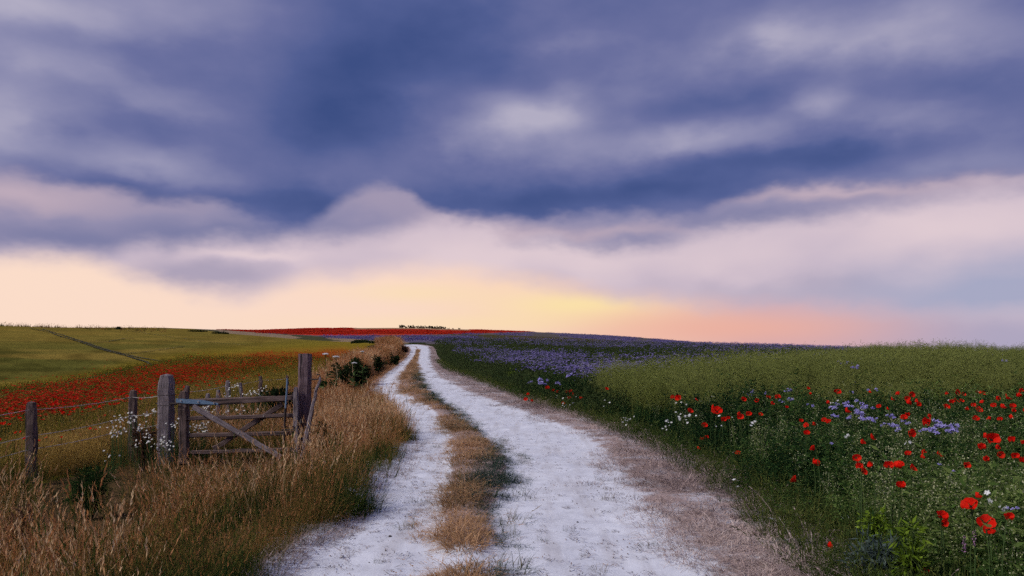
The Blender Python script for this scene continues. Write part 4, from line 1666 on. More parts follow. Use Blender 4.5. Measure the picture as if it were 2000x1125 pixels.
far_posts = [(fx(364, 13.6), 13.6, P(364, 754, 13.6).z, .085, .0, 'wood_dark'),
             (fx(405, 16.2), 16.2, P(405, 769, 16.2).z, .09, .01, 'wood'),
             (fx(428, 17.0), 17.0, P(428, 762, 17.0).z, .085, -.02, 'wood'),
             (fx(447, 18.6), 18.6, P(446, 744, 18.6).z, .10, -.03, 'wood'),
             (fx(477, 19.5), 19.5, P(471, 748, 19.5).z, .075, -.10, 'wood'),
             (fx(509, 22.0), 22.0, P(509, 735, 22.0).z, .09, .0, 'wood_dark'),
             (fx(560, 28.0), 28.0, P(560, 733, 28.0).z, .09, .02, 'wood_dark')]
ft = [Vector((p[0] + p[4], p[1], p[2] - .10)) for p in (far_posts[0], far_posts[3], far_posts[5], far_posts[6])]
fl = [q - Vector((0, 0, .33)) for q in ft]
fence('broken line of short grey posts and wire behind the gate', far_posts, [ft, fl], 0)


# --- poppies on the right, one by one
def petal_mesh(seed):
    rr = random.Random(seed)
    mb = MB()
    nu, nv = 5, 4
    vs, sh = [], []
    for i in range(nv + 1):
        t = i / nv
        for j in range(nu + 1):
            s = (j / nu - .5) * 2
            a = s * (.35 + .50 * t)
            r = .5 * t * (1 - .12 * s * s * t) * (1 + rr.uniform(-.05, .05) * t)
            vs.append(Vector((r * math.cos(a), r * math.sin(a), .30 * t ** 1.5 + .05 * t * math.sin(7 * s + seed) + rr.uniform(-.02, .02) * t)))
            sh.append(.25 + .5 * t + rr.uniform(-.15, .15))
    fs = []
    for i in range(nv):
        for j in range(nu):
            a = i * (nu + 1) + j
            fs.append((a, a + nu + 1, a + nu + 2, a + 1))
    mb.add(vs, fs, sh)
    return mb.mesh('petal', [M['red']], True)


PETALS = [petal_mesh(k) for k in range(5)]


def seed_centre():
    mb = MB()
    for k in range(26):
        d = rdir(.1, 1)
        leaf(mb, Vector((0, 0, .02)), d, rdir(), .13, .035, random.random())
    octa(mb, Vector((0, 0, .08)), .07, .8)
    return mb.mesh('centre', [M['black']])


CENTRE = seed_centre()


def stem_mesh():
    rr = random.Random(random.random())
    mb = MB()
    ox, oy = rr.uniform(-.05, .05), rr.uniform(-.05, .05)
    pts = [Vector((ox * 4 * t * (1 - t), oy * 4 * t * (1 - t), t)) for t in [k / 6 for k in range(7)]]
    vs, fs = [], []
    for p in pts:
        for k in range(4):
            vs.append(p + Vector((math.cos(k * math.pi / 2) * .004, math.sin(k * math.pi / 2) * .004, 0)))
    for i in range(6):
        for k in range(4):
            fs.append((i * 4 + k, i * 4 + (k + 1) % 4, i * 4 + 4 + (k + 1) % 4, i * 4 + 4 + k))
    mb.add(vs, fs)
    for k in range(6):
        leaf(mb, Vector((0, 0, .05 + .05 * k)), rdir(.1, .7), rdir(.3, 1), .16, .02, rr.random())
    return mb.mesh('stem', [M['pstem']])


STEMS = [stem_mesh() for _ in range(5)]


def head_mesh(k):
    mb = MB()
    for j in range(4):
        src = PETALS[(k + j) % 5]
        R = Matrix.Rotation(j * math.pi / 2 + .2 * k, 4, 'Z') @ Matrix.Rotation(-.25 * (j % 2), 4, 'Y')
        mb.add([R @ v.co for v in src.vertices], [tuple(p.vertices) for p in src.polygons], .2 + .15 * j)
    me = mb.mesh('flower_head', [M['red']], True)
    return me


HEADS = [head_mesh(k) for k in range(4)]


def poppy(x, y, zf, size, label, group, parts=True, face=None):
    g = on_ground(x, y)
    h = max(.12, zf - g.z)
    o = empty('poppy', g, label, 'poppy', group)
    s = new_obj('stem', random.choice(STEMS), o, (0, 0, 0), (0, 0, random.uniform(0, 6.28)), (1, 1, h))
    tilt = random.uniform(.15, 1.0) if face is None else face
    ya = random.gauss(0, .9)
    rot = (tilt, 0, ya)
    if parts:
        hd = None
        R = Matrix.Rotation(ya, 3, 'Z') @ Matrix.Rotation(tilt, 3, 'X')
        k0 = random.randint(0, 4)
        cup = random.uniform(-.55, .10)
        sq = random.uniform(.78, 1.0)
        for j in range(4):
            Rj = R @ Matrix.Rotation(j * math.pi / 2, 3, 'Z') @ Matrix.Rotation(cup - .22 * (j % 2), 3, 'Y')
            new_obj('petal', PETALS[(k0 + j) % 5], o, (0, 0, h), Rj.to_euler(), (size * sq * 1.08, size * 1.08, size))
        new_obj('centre', CENTRE, o, (0, 0, h), R.to_euler(), size)
    else:
        new_obj('flower_head', random.choice(HEADS), o, (0, 0, h), rot, size)
    return o


RIGHT_POPPIES = [(1519, 777, 10), (1502, 778, 8), (1507, 790, 9), (1535, 797, 7), (1577, 760, 7), (1580, 769, 6), (1635, 769, 14), (1614, 788, 9),
    (1651, 805, 14), (1696, 766, 8), (1717, 794, 8), (1756, 771, 10), (1740, 781, 9), (1777, 772, 12), (1771, 779, 9), (1772, 789, 12),
    (1786, 785, 12), (1794, 791, 10), (1731, 799, 8), (1765, 817, 11), (1772, 810, 11), (1812, 814, 9), (1814, 827, 22), (1775, 847, 16),
    (1852, 769, 8), (1867, 767, 10), (1880, 771, 9), (1856, 786, 11), (1864, 784, 10), (1877, 785, 9), (1847, 797, 12), (1901, 792, 8),
    (1910, 802, 12), (1886, 800, 9), (1910, 767, 8), (1919, 769, 9), (1920, 787, 9), (1945, 780, 11), (1966, 779, 13), (1986, 775, 12),
    (1991, 765, 11), (1942, 792, 9), (1956, 797, 12), (1977, 795, 10), (1997, 802, 9), (1935, 819, 10), (1971, 816, 10), (1954, 820, 9),
    (1905, 819, 8), (1976, 803, 10), (1575, 849, 12), (1620, 825, 10), (1610, 822, 8), (1586, 829, 9), (1576, 832, 8), (1564, 824, 6),
    (1700, 855, 13), (1681, 866, 12), (1592, 879, 14), (1672, 895, 11), (1774, 889, 10), (1800, 885, 11), (1797, 893, 12), (1831, 890, 12),
    (1936, 861, 28), (1920, 855, 15), (1912, 877, 17), (1944, 875, 11), (1920, 898, 14), (1977, 861, 14), (1995, 867, 10),
    (1589, 906, 18), (1556, 940, 18), (1680, 912, 14), (1684, 922, 10), (1704, 909, 13), (1736, 912, 18), (1747, 912, 17), (1757, 910, 12),
    (1780, 917, 9), (1759, 952, 18), (1897, 991, 27), (1905, 972, 15), (1837, 1011, 21), (1839, 1022, 14), (1925, 1024, 24), (1931, 1034, 14),
    (1967, 1012, 8), (1616, 1067, 12), (1807, 1115, 10), (1886, 910, 10), (1982, 892, 10), (1998, 902, 10), (1952, 889, 9),
    (1029, 772, 7), (1027, 780, 6), (1037, 784, 6), (1069, 759, 8), (1080, 764, 7), (1089, 767, 7), (1107, 767, 7), (1116, 765, 7),
    (1112, 778, 7), (1117, 772, 7), (1133, 780, 10), (1099, 789, 7), (1184, 761, 7), (1316, 777, 10), (1327, 778, 12), (1346, 805, 11),
    (1390, 801, 17), (1400, 805, 15), (1410, 820, 11), (1424, 817, 8), (1440, 809, 9), (1446, 815, 11), (1462, 809, 10), (1451, 781, 9),
    (1481, 784, 10), (1484, 811, 8), (1498, 777, 8), (1375, 832, 10), (1379, 855, 8), (1371, 860, 10), (1363, 877, 7), (1442, 887, 10), (1359, 782, 6)]
SPECIAL = {
    (1936, 861): 'widest red poppy, petals spread flat, near the right edge of the picture',
    (1814, 827): 'big red poppy standing just left of the lilac clump on the right',
    (1775, 847): 'red poppy just below and left of the large lilac clump',
    (1912, 877): 'round red poppy below the widest poppy near the right edge',
    (1920, 898): 'lowest of the three poppies stacked near the right edge',
    (1589, 906): 'lone flat red poppy in the dark herbs right of the track',
    (1556, 940): 'lone red poppy nearest the track edge in the dark herbs',
    (1592, 879): 'lone red poppy above the flat one in the dark herbs',
    (1575, 849): 'single red poppy high in the dark herbs, right of the track',
    (1759, 952): 'lone ragged red poppy above the lime green plant on the right',
    (1897, 991): 'large open red poppy beside the white star flowers, lower right',
    (1905, 972): 'small poppy tucked behind the large open one, lower right',
    (1837, 1011): 'pinkish red crumpled poppy left of the large open ones, lower right',
    (1839, 1022): 'small crumpled poppy hanging under the pinkish red one',
    (1925, 1024): 'tall narrow red poppy lowest of the large ones, lower right',
    (1931, 1034): 'small poppy just under the tall narrow one, lower right',
    (1616, 1067): 'tiny red poppy low beside the straw edge at bottom',
    (1807, 1115): 'small dark poppy cut by the bottom of the picture',
    (1967, 1012): 'tiny round poppy bud by the right edge, lower right',
    (1651, 805): 'round red poppy among the lilac flowers on the right verge',
    (1442, 887): 'lone red poppy low in the dark verge, right of the track bend',
    (1390, 801): 'left one of the big double poppy in mid verge',
    (1400, 805): 'right one of the big double poppy in mid verge',
    (1316, 777): 'left one of a pair of poppies at the foot of the olive plants',
    (1327, 778): 'right one of a pair of poppies at the foot of the olive plants',
    (1346, 805): 'red poppy above the white star flowers in mid verge',
    (1375, 832): 'single upright poppy below the big double poppy',
    (1363, 877): 'small red poppy lowest of the three near the straw edge',
    (1184, 761): 'faint small poppy alone in tall green plants, mid verge',
    (1133, 780): 'brightest red poppy at the right of the far group by the track',
    (1635, 769): 'blurred red poppy alone against the olive plants',
    (1700, 855): 'upright red poppy, higher of two left of the verge centre',
    (1681, 866): 'red poppy, lower of two left of the verge centre',
}


def poppy_label(px, py):
    if (px, py) in SPECIAL:
        return SPECIAL[(px, py)], 'red poppies on the right verge'
    if px < 1200:
        return 'small red poppy in the far group beside the track bend', 'far poppies by the track bend'
    if px < 1500:
        return 'red poppy in the loose row across the middle of the right verge', 'middle row poppies'
    if px < 1640:
        return 'small red poppy left of the lilac flowers on the right verge', 'poppies left of the lilac flowers'
    if py < 830 and px < 1830:
        w = 'topmost' if py < 780 else 'middle' if py < 795 else 'lowest'
        return 'red poppy among the %s of the dense cluster above the lilac flowers' % w, 'cluster above the lilac flowers'
    if py < 830:
        w = 'top row' if py < 775 else 'second row' if py < 790 else 'third row' if py < 806 else 'lowest row'
        v = 'left part' if px < 1890 else 'middle part' if px < 1950 else 'outermost part'
        return 'red poppy in %s of the right edge drift, %s' % (w, v), 'poppy drift at the right edge'
    w = 'left end' if px < 1720 else 'middle, left half' if px < 1765 else 'middle, right half' if px < 1840 else 'right end near the picture edge'
    v = 'upper line' if py < 895 else 'lower line'
    return 'red poppy in the %s below the lilac flowers, %s' % (v, w), 'poppies below the lilac flowers'


for (px, py, s) in RIGHT_POPPIES:
    hf = .62 + random.uniform(-.03, .05)
    x, y = hit(px, py, hf)
    while x < XS(y) + .4 and hf > .2:
        hf -= .05
        x, y = hit(px, py, hf)
    zf = float(zg(x, y)) + hf
    lb, gr = poppy_label(px, py)
    poppy(x, y, zf, min(.14, max(.065, s * y / F * 1.32)), lb, gr, True, random.uniform(.75, 1.35))

# poppies in the grass by the left fence
LEFTP = [(50, 857, 9), (31, 846, 6), (41, 844, 6), (1, 860, 6), (91, 856, 7), (120, 855, 7), (75, 862, 6), (176, 839, 8), (186, 840, 6),
         (235, 836, 6), (10, 826, 7), (38, 818, 8), (2, 828, 6), (137, 806, 6), (135, 811, 5), (160, 805, 5), (152, 797, 5), (23, 815, 6), (18, 830, 6), (205, 812, 5)]
for i, (px, py, s) in enumerate(LEFTP):
    hf = .5
    x, y = hit(px, py, hf)
    zf = float(zg(x, y)) + hf
    lb = 'red poppy in the grass beside the leftmost fence post' if px < 130 and py > 840 else 'small red poppy by the barbed wire between the fence posts'
    if (px, py) == (176, 839): lb = 'pair partner poppy, larger, in grass midway between the two fence posts'
    poppy(x, y, zf, max(.05, s * y / F), lb, 'poppies along the left fence', False)

def drift_label(px, py):
    row = 'lower' if py > (float(yl(px, RED_UP)) + float(yl(px, RED_LO))) * .5 + 8 else 'upper'
    if px < 62: w = 'left of the leftmost fence post'
    elif px < 160: w = 'over the wire right of the leftmost post'
    elif px < 260: w = 'over the wire left of the second post'
    elif px < 330: w = 'between second post and thick gate post'
    elif px < 420: w = 'above the blue strap hinge of the gate'
    elif px < 500: w = 'above the middle of the gate'
    else: w = 'above the latch end of the gate'
    return '%s row poppy of the left drift, %s' % (row, w)


k = 0
while k < 130:
    px = random.uniform(-30, 600)
    up, lo = float(yl(px, RED_UP)), float(yl(px, RED_LO))
    py = lo - random.random() ** 1.4 * (lo - up) * .75
    x, y = hit(px, py, .5)
    if y > 60 or x > XF(y) - 1.2:
        continue
    if float(fbm(px * .016, py * .10, 6)) < .44:
        continue
    poppy(x, y, float(zg(x, y)) + .5, random.uniform(.07, .10), drift_label(px, py), 'near poppies of the left drift', False)
    k += 1


# --- lilac phacelia clumps on the right verge
def curl_mesh(seed):
    random.seed(100 + seed)
    mb = MB()
    for k in range(16):
        d = rdir(-.1, 1)
        p = d * random.uniform(.5, 1.0) * .5
        octa(mb, p, .15, random.random())
        leaf(mb, p, d, rdir(), .34, .05, 1.0)
    return mb.mesh('flower_head', [M['lilac']])


CURLS = [curl_mesh(k) for k in range(4)]


def phac_foliage(seed):
    random.seed(200 + seed)
    mb = MB()
    for k in range(3):
        blade(mb, Vector((0, 0, 0)), random.uniform(0, 6.28), 1.0, random.uniform(.05, .2), .012, .4, 4)
    for k in range(34):
        leaf(mb, Vector((random.gauss(0, .05), random.gauss(0, .05), random.uniform(.1, .92))), rdir(-.1, .8), rdir(), random.uniform(.05, .12), random.uniform(.01, .025), random.random())
    return mb.mesh('foliage', [M['gleaf']])


PFOL = [phac_foliage(k) for k in range(3)]
LILAC = [(1535, 763, 9), (1542, 766, 8), (1546, 782, 11), (1523, 786, 8), (1583, 792, 7), (1630, 796, 13), (1633, 789, 8), (1651, 793, 13), (1672, 789, 14), (1671, 798, 12),
         (1672, 807, 12), (1697, 799, 11), (1630, 816, 11), (1675, 813, 14), (1686, 819, 12), (1699, 819, 12), (1660, 818, 8), (1717, 822, 10), (1736, 814, 12), (1740, 831, 10),
         (1747, 833, 9), (1755, 841, 8), (1765, 826, 8), (1775, 828, 8), (1722, 832, 8), (1832, 829, 14), (1842, 834, 13), (1825, 840, 13), (1830, 846, 12), (1857, 832, 13), (1870, 838, 12),
         (1850, 842, 13), (1815, 841, 10), (1838, 828, 12), (1862, 843, 9), (1800, 840, 7), (1703, 754, 7), (1708, 763, 8), (1663, 767, 7), (1662, 750, 6),
         (1964, 707, 9), (1665, 709, 9), (1645, 710, 9), (1675, 718, 9), (1684, 700, 7), (1737, 706, 6), (1722, 694, 6),
         (1060, 745, 13), (1066, 748, 10), (1090, 750, 9), (1107, 733, 10), (1035, 746, 6), (1473, 767, 8), (1462, 771, 6), (1493, 770, 6),
         (1861, 923, 8), (1980, 993, 9), (1623, 867, 5), (1834, 909, 6)]
for i, (px, py, s) in enumerate(LILAC):
    hf = .60 if py > 740 else .98
    x, y = hit(px, py, hf)
    while x < XS(y) + .4 and hf > .2:
        hf -= .05
        x, y = hit(px, py, hf)
    g = on_ground(x, y)
    if py < 730:
        lb, gr = 'small lilac flower rising above the olive feathery plants', 'lilac flowers over the olive plants'
        if px == 1964: lb = 'lone lilac flower above the olive plants near the right edge'
    elif px < 1200:
        lb, gr = 'lilac flower beside the small poppies at the track bend', 'lilac flowers at the track bend'
    elif px > 1795 and py < 860:
        lb, gr = 'lilac flower in the wide pale clump near the right edge', 'wide lilac clump'
    elif py > 860:
        lb, gr = 'small dark violet flower scattered low in the right verge', 'dark violet flowers'
    elif px < 1600:
        lb, gr = 'pale lilac flower standing left of the main lilac cluster', 'outlying lilac flowers'
    else:
        w = 'upper left' if px < 1710 and py < 803 else 'lower left' if px < 1710 else 'tail'
        lb, gr = 'lilac flower in the %s of the trailing cluster among poppies, right verge' % w, 'trailing lilac cluster'
    o = empty('phacelia', g, lb, 'flower', gr)
    new_obj('foliage', PFOL[i % 3], o, (0, 0, 0), (0, 0, random.uniform(0, 6.28)), (1, 1, hf * .95))
    sz = max(.05, s * y / F) * (.55 if py > 860 else 1)
    for k in range(3):
        new_obj('flower_head', CURLS[(i + k) % 4], o, (random.gauss(0, .45) * sz, random.gauss(0, .5) * sz, hf + random.gauss(0, .22) * sz), (random.uniform(-.5, .5), random.uniform(-.5, .5), random.uniform(0, 6)), sz * random.uniform(.55, .8))


# --- daisies and white star flowers
def daisy_mesh(n=13, r=1.0):
    mb = MB()
    for k in range(n):
        a = 2 * math.pi * k / n
        leaf(mb, Vector((0, 0, 0)), Vector((math.cos(a), math.sin(a), .12)), Vector((0, 0, 1)), .5 * r, .2 * r, random.random())
    return mb.mesh('flower', [M['white']])


def star_mesh():
    mb = MB()
    for k in range(5):
        a = 2 * math.pi * k / 5
        for da in (-.20, .20):
            leaf(mb, Vector((0, 0, 0)), Vector((math.cos(a + da), math.sin(a + da), .1)), Vector((0, 0, 1)), .5, .2, random.random())
    return mb.mesh('flower', [M['white']])


def eye_mesh():
    mb = MB()
    octa(mb, Vector((0, 0, .05)), .15, .5, 0, .5)
    return mb.mesh('flower_centre', [M['yellow']])


DAISY, STAR, DEYE = daisy_mesh(), star_mesh(), eye_mesh()


def daisy_foliage(mat, seed):
    random.seed(300 + seed)
    mb = MB()
    for k in range(7):
        blade(mb, Vector((random.gauss(0, .05), random.gauss(0, .05), 0)), random.uniform(0, 6.28), 1.0 * random.uniform(.7, 1), random.uniform(.1, .35), .008, random.random() * .6, 4)
    for k in range(50):
        leaf(mb, Vector((random.gauss(0, .11), random.gauss(0, .11), random.uniform(.05, .95))), rdir(-.1, .9), rdir(), random.uniform(.04, .10), random.uniform(.005, .014), random.random())
    return mb.mesh('foliage', [mat])


DFOL = [daisy_foliage(M['russet'], 0), daisy_foliage(M['dleaf'], 1), daisy_foliage(M['gleaf'], 2)]


def daisy_plant(px, py, Yd, spread, n, label, group, fol, flower=0, fsz=.045, hspread=None, name='daisy_plant'):
    """flowers scatter round photo position (px,py) at depth Yd; foliage stands on the ground below"""
    c = P(px, py, Yd)
    g = on_ground(c.x, c.y)
    h = max(.15, c.z - g.z)
    o = empty(name, g, label, 'flower', group)
    new_obj('foliage', DFOL[fol], o, (0, 0, -.02), (0, 0, random.uniform(0, 6.28)), (spread * 4.2, spread * 4.2, h * 1.02))
    for k in range(n):
        dz = random.gauss(0, hspread if hspread else spread * .7)
        loc = Vector((random.gauss(0, spread), random.gauss(0, spread), max(.08, h + dz)))
        rot = (random.uniform(.3, 1.2), 0, random.gauss(0, .8))
        f = new_obj('flower', DAISY if flower == 0 else STAR, o, loc, rot, fsz * random.uniform(.8, 1.2))
        if flower == 0:
            new_obj('flower_centre', DEYE, f)
        # thin stalk from the foliage to the flower
        mb = MB()
        b0 = Vector((loc.x * .4, loc.y * .4, 0))
        strip(mb, [b0, b0.lerp(loc, .5) + Vector((loc.x * .1, 0, 0)), loc], [.005, .004, .003], Vector((1, 0, 0)), .4)
        new_obj('stalk', mb.mesh('stalk', [M['pstem']]), o)


D_LEFT = [(237, 822, 12.2, 10), (262, 815, 12.4, 9), (248, 812, 12.5, 7), (270, 826, 12.2, 8), (284, 816, 12.4, 5), (302, 806, 12.3, 4), (222, 848, 11.7, 8),
          (215, 842, 11.8, 5), (264, 862, 11.6, 6), (296, 857, 11.7, 6), (310, 868, 11.6, 7), (330, 866, 11.6, 7), (318, 862, 11.7, 6), (212, 896, 11.3, 4),
          (342, 828, 12.3, 6), (288, 848, 11.9, 4), (240, 836, 12.1, 6), (278, 840, 12.0, 5)]
for i, (px, py, Yd, n) in enumerate(D_LEFT):
    lb = 'bushy white daisies between the short fence post and the thick gate post'
    gr = 'daisies left of the gate'
    if px > 300 and py > 855: lb, gr = 'white daisies at the foot of the thick gate post', 'daisies at the thick post foot'
    if (px, py) == (212, 896): lb, gr = 'small lone white daisies in the grass left of the gate, lowest of all', None
    if (px, py) == (342, 828): lb, gr = 'white daisies squeezed between gate post and hinge side of the gate', None
    if px < 225 and py < 890: lb, gr = 'white daisies leftmost of those beside the short fence post', 'leftmost daisies'
    daisy_plant(px, py, Yd, .060, n + 3, lb, gr, 0 if i % 3 else 1, 0, .033)
D_GATE = [(375, 842, 13.4, 7), (385, 836, 13.5, 7), (395, 840, 13.4, 6), (400, 830, 13.6, 5), (402, 798, 15.0, 6), (412, 801, 15.0, 5), (440, 771, 17.0, 6), (456, 757, 17.6, 8), (465, 755, 17.8, 6),
          (488, 770, 17.4, 7), (498, 765, 17.6, 8), (505, 768, 17.5, 7), (516, 759, 17.8, 5), (470, 800, 15.0, 4), (500, 806, 15.2, 3), (440, 803, 15.1, 5)]
for i, (px, py, Yd, n) in enumerate(D_GATE):
    if py > 790: lb, gr = 'white daisies behind the rails of the gate', 'daisies behind the gate rails'
    else: lb, gr = 'white daisies above the top rail of the gate, by the grey posts', 'daisies above the top rail'
    daisy_plant(px, py, Yd, .07, n + 2, lb, gr, 2, 0, .037)
W_RIGHT = [(1332, 787, 4), (1318, 812, 4), (1335, 813, 5), (1310, 820, 4), (1338, 818, 4), (1346, 810, 3), (1312, 828, 3), (1303, 833, 2), (1224, 818, 4), (1235, 815, 4),
           (1219, 830, 3), (1182, 787, 3), (1460, 769, 4), (1394, 778, 4), (1366, 782, 2), (1104, 776, 4), (1121, 779, 4), (1102, 792, 4), (1117, 790, 4), (1085, 777, 3),
           (1396, 834, 2), (1470, 826, 3), (1473, 822, 3), (1422, 815, 2), (1650, 852, 2), (1770, 864, 2), (1843, 791, 3), (1632, 786, 3), (1551, 777, 3), (1492, 770, 3), (1438, 940, 3), (1500, 1010, 2), (1640, 1005, 2)]
for i, (px, py, n) in enumerate(W_RIGHT):
    for hf in (.52, .42, .34, .26, .2):
        x, y = hit(px, py, hf)
        if x > XS(y) + .35:
            break
    if px < 1200: lb, gr = 'tiny white flowers under the far poppies by the track bend', 'white flowers at the track bend'
    elif 1290 < px < 1350: lb, gr = 'white star flowers in the clump under the paired poppies', 'white clump in mid verge'
    elif px < 1250: lb, gr = 'white flowers alone in the dark verge left of the main white clump', 'white flowers left of the clump'
    else: lb, gr = 'few tiny white flowers dotted through the right verge', 'dotted white flowers'
    daisy_plant(px, py, y, .045, n, lb, gr, 2, 1, .040, None, 'white_flower')
x, y = hit(1931, 971, .58)
daisy_plant(1931, 973, y, .008, 2, 'white five petalled star flower right of the large open poppy', None, 2, 1, .050, .03, 'white_flower')
daisy_plant(1957, 992, y, .02, 5, 'low cluster of white star flowers near the right edge, lower right', None, 2, 1, .030, .012, 'white_flower')


# --- shrubs and leafy plants
def leafy(name, px, py_base, py_top, wpx, label, mat, n, L, Wd, Yd=None, cat='shrub', group=None, shape=1.0, stem=M['bstem'], blunt=.5):
    if Yd is None:
        x, y = hit(px, py_base)
    else:
        x, y = fx(px, Yd), Yd
    g = on_ground(x, y)
    h = EYE + (H0 - py_top) / F * y - g.z
    w = wpx * y / F * .5
    o = empty(name, g, label, cat, group)
    mb = MB()
    tips = []
    for k in range(9):
        a = random.uniform(0, 6.28)
        r = w * random.uniform(.2, .9)
        t = Vector((math.cos(a) * r, math.sin(a) * r, h * random.uniform(.6, .98) * (1 - .25 * (r / w) ** 2)))
        tips.append(t)
        b0 = Vector((t.x * .2, t.y * .2, -.05))
        m_ = b0.lerp(t, .5) + Vector((0, 0, h * .06))
        for s in (Vector((1, 0, 0)), Vector((0, 1, 0))):
            strip(mb, [b0, m_, t], [.022, .014, .005], s, .4)
    new_obj('stem', mb.mesh('stem', [stem]), o)
    mb = MB()
    cl = [(random.choice(tips).copy() * random.uniform(.35, 1.0), random.uniform(.16, .34) * max(w, .2)) for _ in range(26)]
    for k in range(n):
        c, r = random.choice(cl)
        d = rdir()
        p = c + d * r * random.random() ** .4
        if p.z < .03: p.z = random.uniform(.03, .2)
        leaf(mb, p, (d + rdir() * .8).normalized(), rdir(.0, 1), L * random.uniform(.6, 1.3), Wd * random.uniform(.6, 1.3), min(1, max(0, random.gauss(.45, .25))))
    new_obj('foliage', mb.mesh('foliage', [mat]), o)
    return o


leafy('bramble_bush', 707, 748, 690, 56, 'dark green bush standing in the dry grass beside the track, largest of the bank', M['dleaf'], 2600, .085, .045, 31)
leafy('bramble_bush', 668, 735, 694, 50, 'dark leafy bush left of the largest one on the bank', M['dleaf'], 1200, .10, .05, 30)
leafy('bramble_bush', 690, 725, 697, 40, 'green leafy top between the two dark bushes on the bank', M['gleaf'], 900, .09, .05, 33)
leafy('bramble_bush', 740, 712, 690, 30, 'low dark bush at the back of the orange grass clump', M['dleaf'], 700, .12, .06, 42)
leafy('bramble_bush', 772, 708, 690, 22, 'small dark round bush at the track edge near the top of the bank', M['dleaf'], 700, .14, .07, 56)
leafy('bramble_bush', 790, 690, 672, 24, 'dark bush on the bank crest where the track disappears', M['russet'], 700, .20, .10, 88)
leafy('bramble_bush', 765, 688, 672, 24, 'brown green bush beside the crest bush at the track bend', M['russet'], 600, .2, .1, 84)
leafy('nettle_patch', 560, 800, 741, 44, 'dark green nettles behind the latch end of the gate', M['dleaf'], 1700, .09, .035, 17.2, 'plant')
leafy('nettle_patch', 535, 790, 748, 36, 'dark nettles left of those behind the blue lever', M['dleaf'], 1000, .09, .035, 18.2, 'plant')
leafy('nettle_patch', 512, 785, 756, 26, 'low nettles around the dark short post behind the gate', M['dleaf'], 600, .09, .035, 20, 'plant')
leafy('dock_plant', 640, 770, 715, 30, 'green leafy plant just right of the tall gate post', M['gleaf'], 500, .11, .05, 24, 'plant')
leafy('dark_weed', 45, 1030, 985, 60, 'dark brown weed at the lower left edge', M['russet'], 500, .06, .02, 7.0, 'plant')
leafy('dark_weed', 275, 880, 818, 70, 'dark brown weed tangle below the daisies beside the thick gate post', M['russet'], 1000, .07, .02, 11.9, 'plant')
leafy('grass_clump', 170, 985, 915, 110, 'dark green leafy clump in the hollow at lower left', M['gleaf'], 900, .16, .012, 8.6, 'plant')
leafy('dock_plant', 630, 835, 808, 26, 'dark low plant at the foot of the leaning pole', M['dleaf'], 400, .07, .04, 13.2, 'plant')
leafy('lime_plant', 1700, 1000, 948, 46, 'bright lime green plant, upper of two on the lower right verge', M['lime'], 420, .045, .016, 5.2, 'plant', stem=M['pstem'])
leafy('lime_plant', 1780, 1075, 1008, 60, 'bright lime green plant, lower of two on the lower right verge', M['lime'], 520, .06, .015, 4.55, 'plant', stem=M['pstem'])
leafy('thistle_plant', 1715, 1085, 1018, 110, 'silvery grey green thistle left of the lower lime plant', M['silver'], 620, .085, .012, 4.75, 'plant', stem=M['pstem'])
leafy('mustard_plant', 1000, 745, 716, 26, 'yellow green plant at the track side edge of the violet field', M['lime'], 260, .06, .03, 30, 'plant', stem=M['pstem'])
for (px, py, Yd) in ((1883, 1062, 4.3), (1903, 1052, 4.4)):
    c = P(px, py, Yd)
    g = on_ground(c.x, c.y)
    o = empty('pink_spike', g, 'pinkish flower spike at lower right, %s one of the pair' % ('left' if px < 1890 else 'right'), 'flower')
    mb = MB()
    blade(mb, Vector((0, 0, 0)), 1.0, c.z - g.z + .03, .1, .006, .5, 4)
    new_obj('stem', mb.mesh('stem', [M['pstem']]), o)
    mb = MB()
    for k in range(40):
        t = random.random()
        leaf(mb, Vector((random.gauss(0, .004), random.gauss(0, .004), c.z - g.z - .05 + .10 * t)), rdir(.0, .9), rdir(), .014 * (1.2 - t), .007, random.random())
    new_obj('flower_spike', mb.mesh('flower_spike', [M['pinkfl']]), o)

# --- umbellifers over the bank
def umbel(px, py, Yd, r, label):
    c = P(px, py, Yd)
    g = on_ground(c.x, c.y)
    h = c.z - g.z
    o = empty('hogweed', g, label, 'plant')
    mb = MB()
    for s in (Vector((1, 0, 0)), Vector((0, 1, 0))):
        strip(mb, [Vector((0, 0, -.05)), Vector((.02, 0, h * .5)), Vector((0, 0, h - r * .8))], [.02, .016, .010], s, .4)
    for k in range(16):
        a = k * 2.4
        q = math.sqrt(k / 16) * r
        for s in (Vector((math.sin(a), -math.cos(a), 0)),):
            strip(mb, [Vector((0, 0, h - r * .8)), Vector((q * math.cos(a), q * math.sin(a), h + .02 - .3 * q * q / r))], [.006, .004], s, .4)
    for k in range(14):
        leaf(mb, Vector((0, 0, random.uniform(.1, h * .7))), rdir(.0, .6), rdir(.4, 1), .25, .09, random.random())
    new_obj('stem', mb.mesh('stem', [M['pstem']]), o)
    mb = MB()
    for k in range(90):
        a = random.uniform(0, 6.28)
        q = math.sqrt(random.random()) * r
        octa(mb, Vector((q * math.cos(a), q * math.sin(a), h + .03 - .3 * q * q / r + random.uniform(0, .02))), random.uniform(.012, .022), random.random(), 0, .5)
    new_obj('flower_head', mb.mesh('flower_head', [M['white']]), o)


umbel(636, 693, 23, .085, 'white flat topped umbel flower right of the tall gate post, higher of two')
umbel(656, 698, 24, .10, 'white flat topped umbel flower right of the tall gate post, lower of two')
umbel(692, 710, 29, .09, 'pale umbel flower in front of the dark bank bush')
umbel(708, 688, 30, .06, 'small pale umbel poking above the dark bank bush')


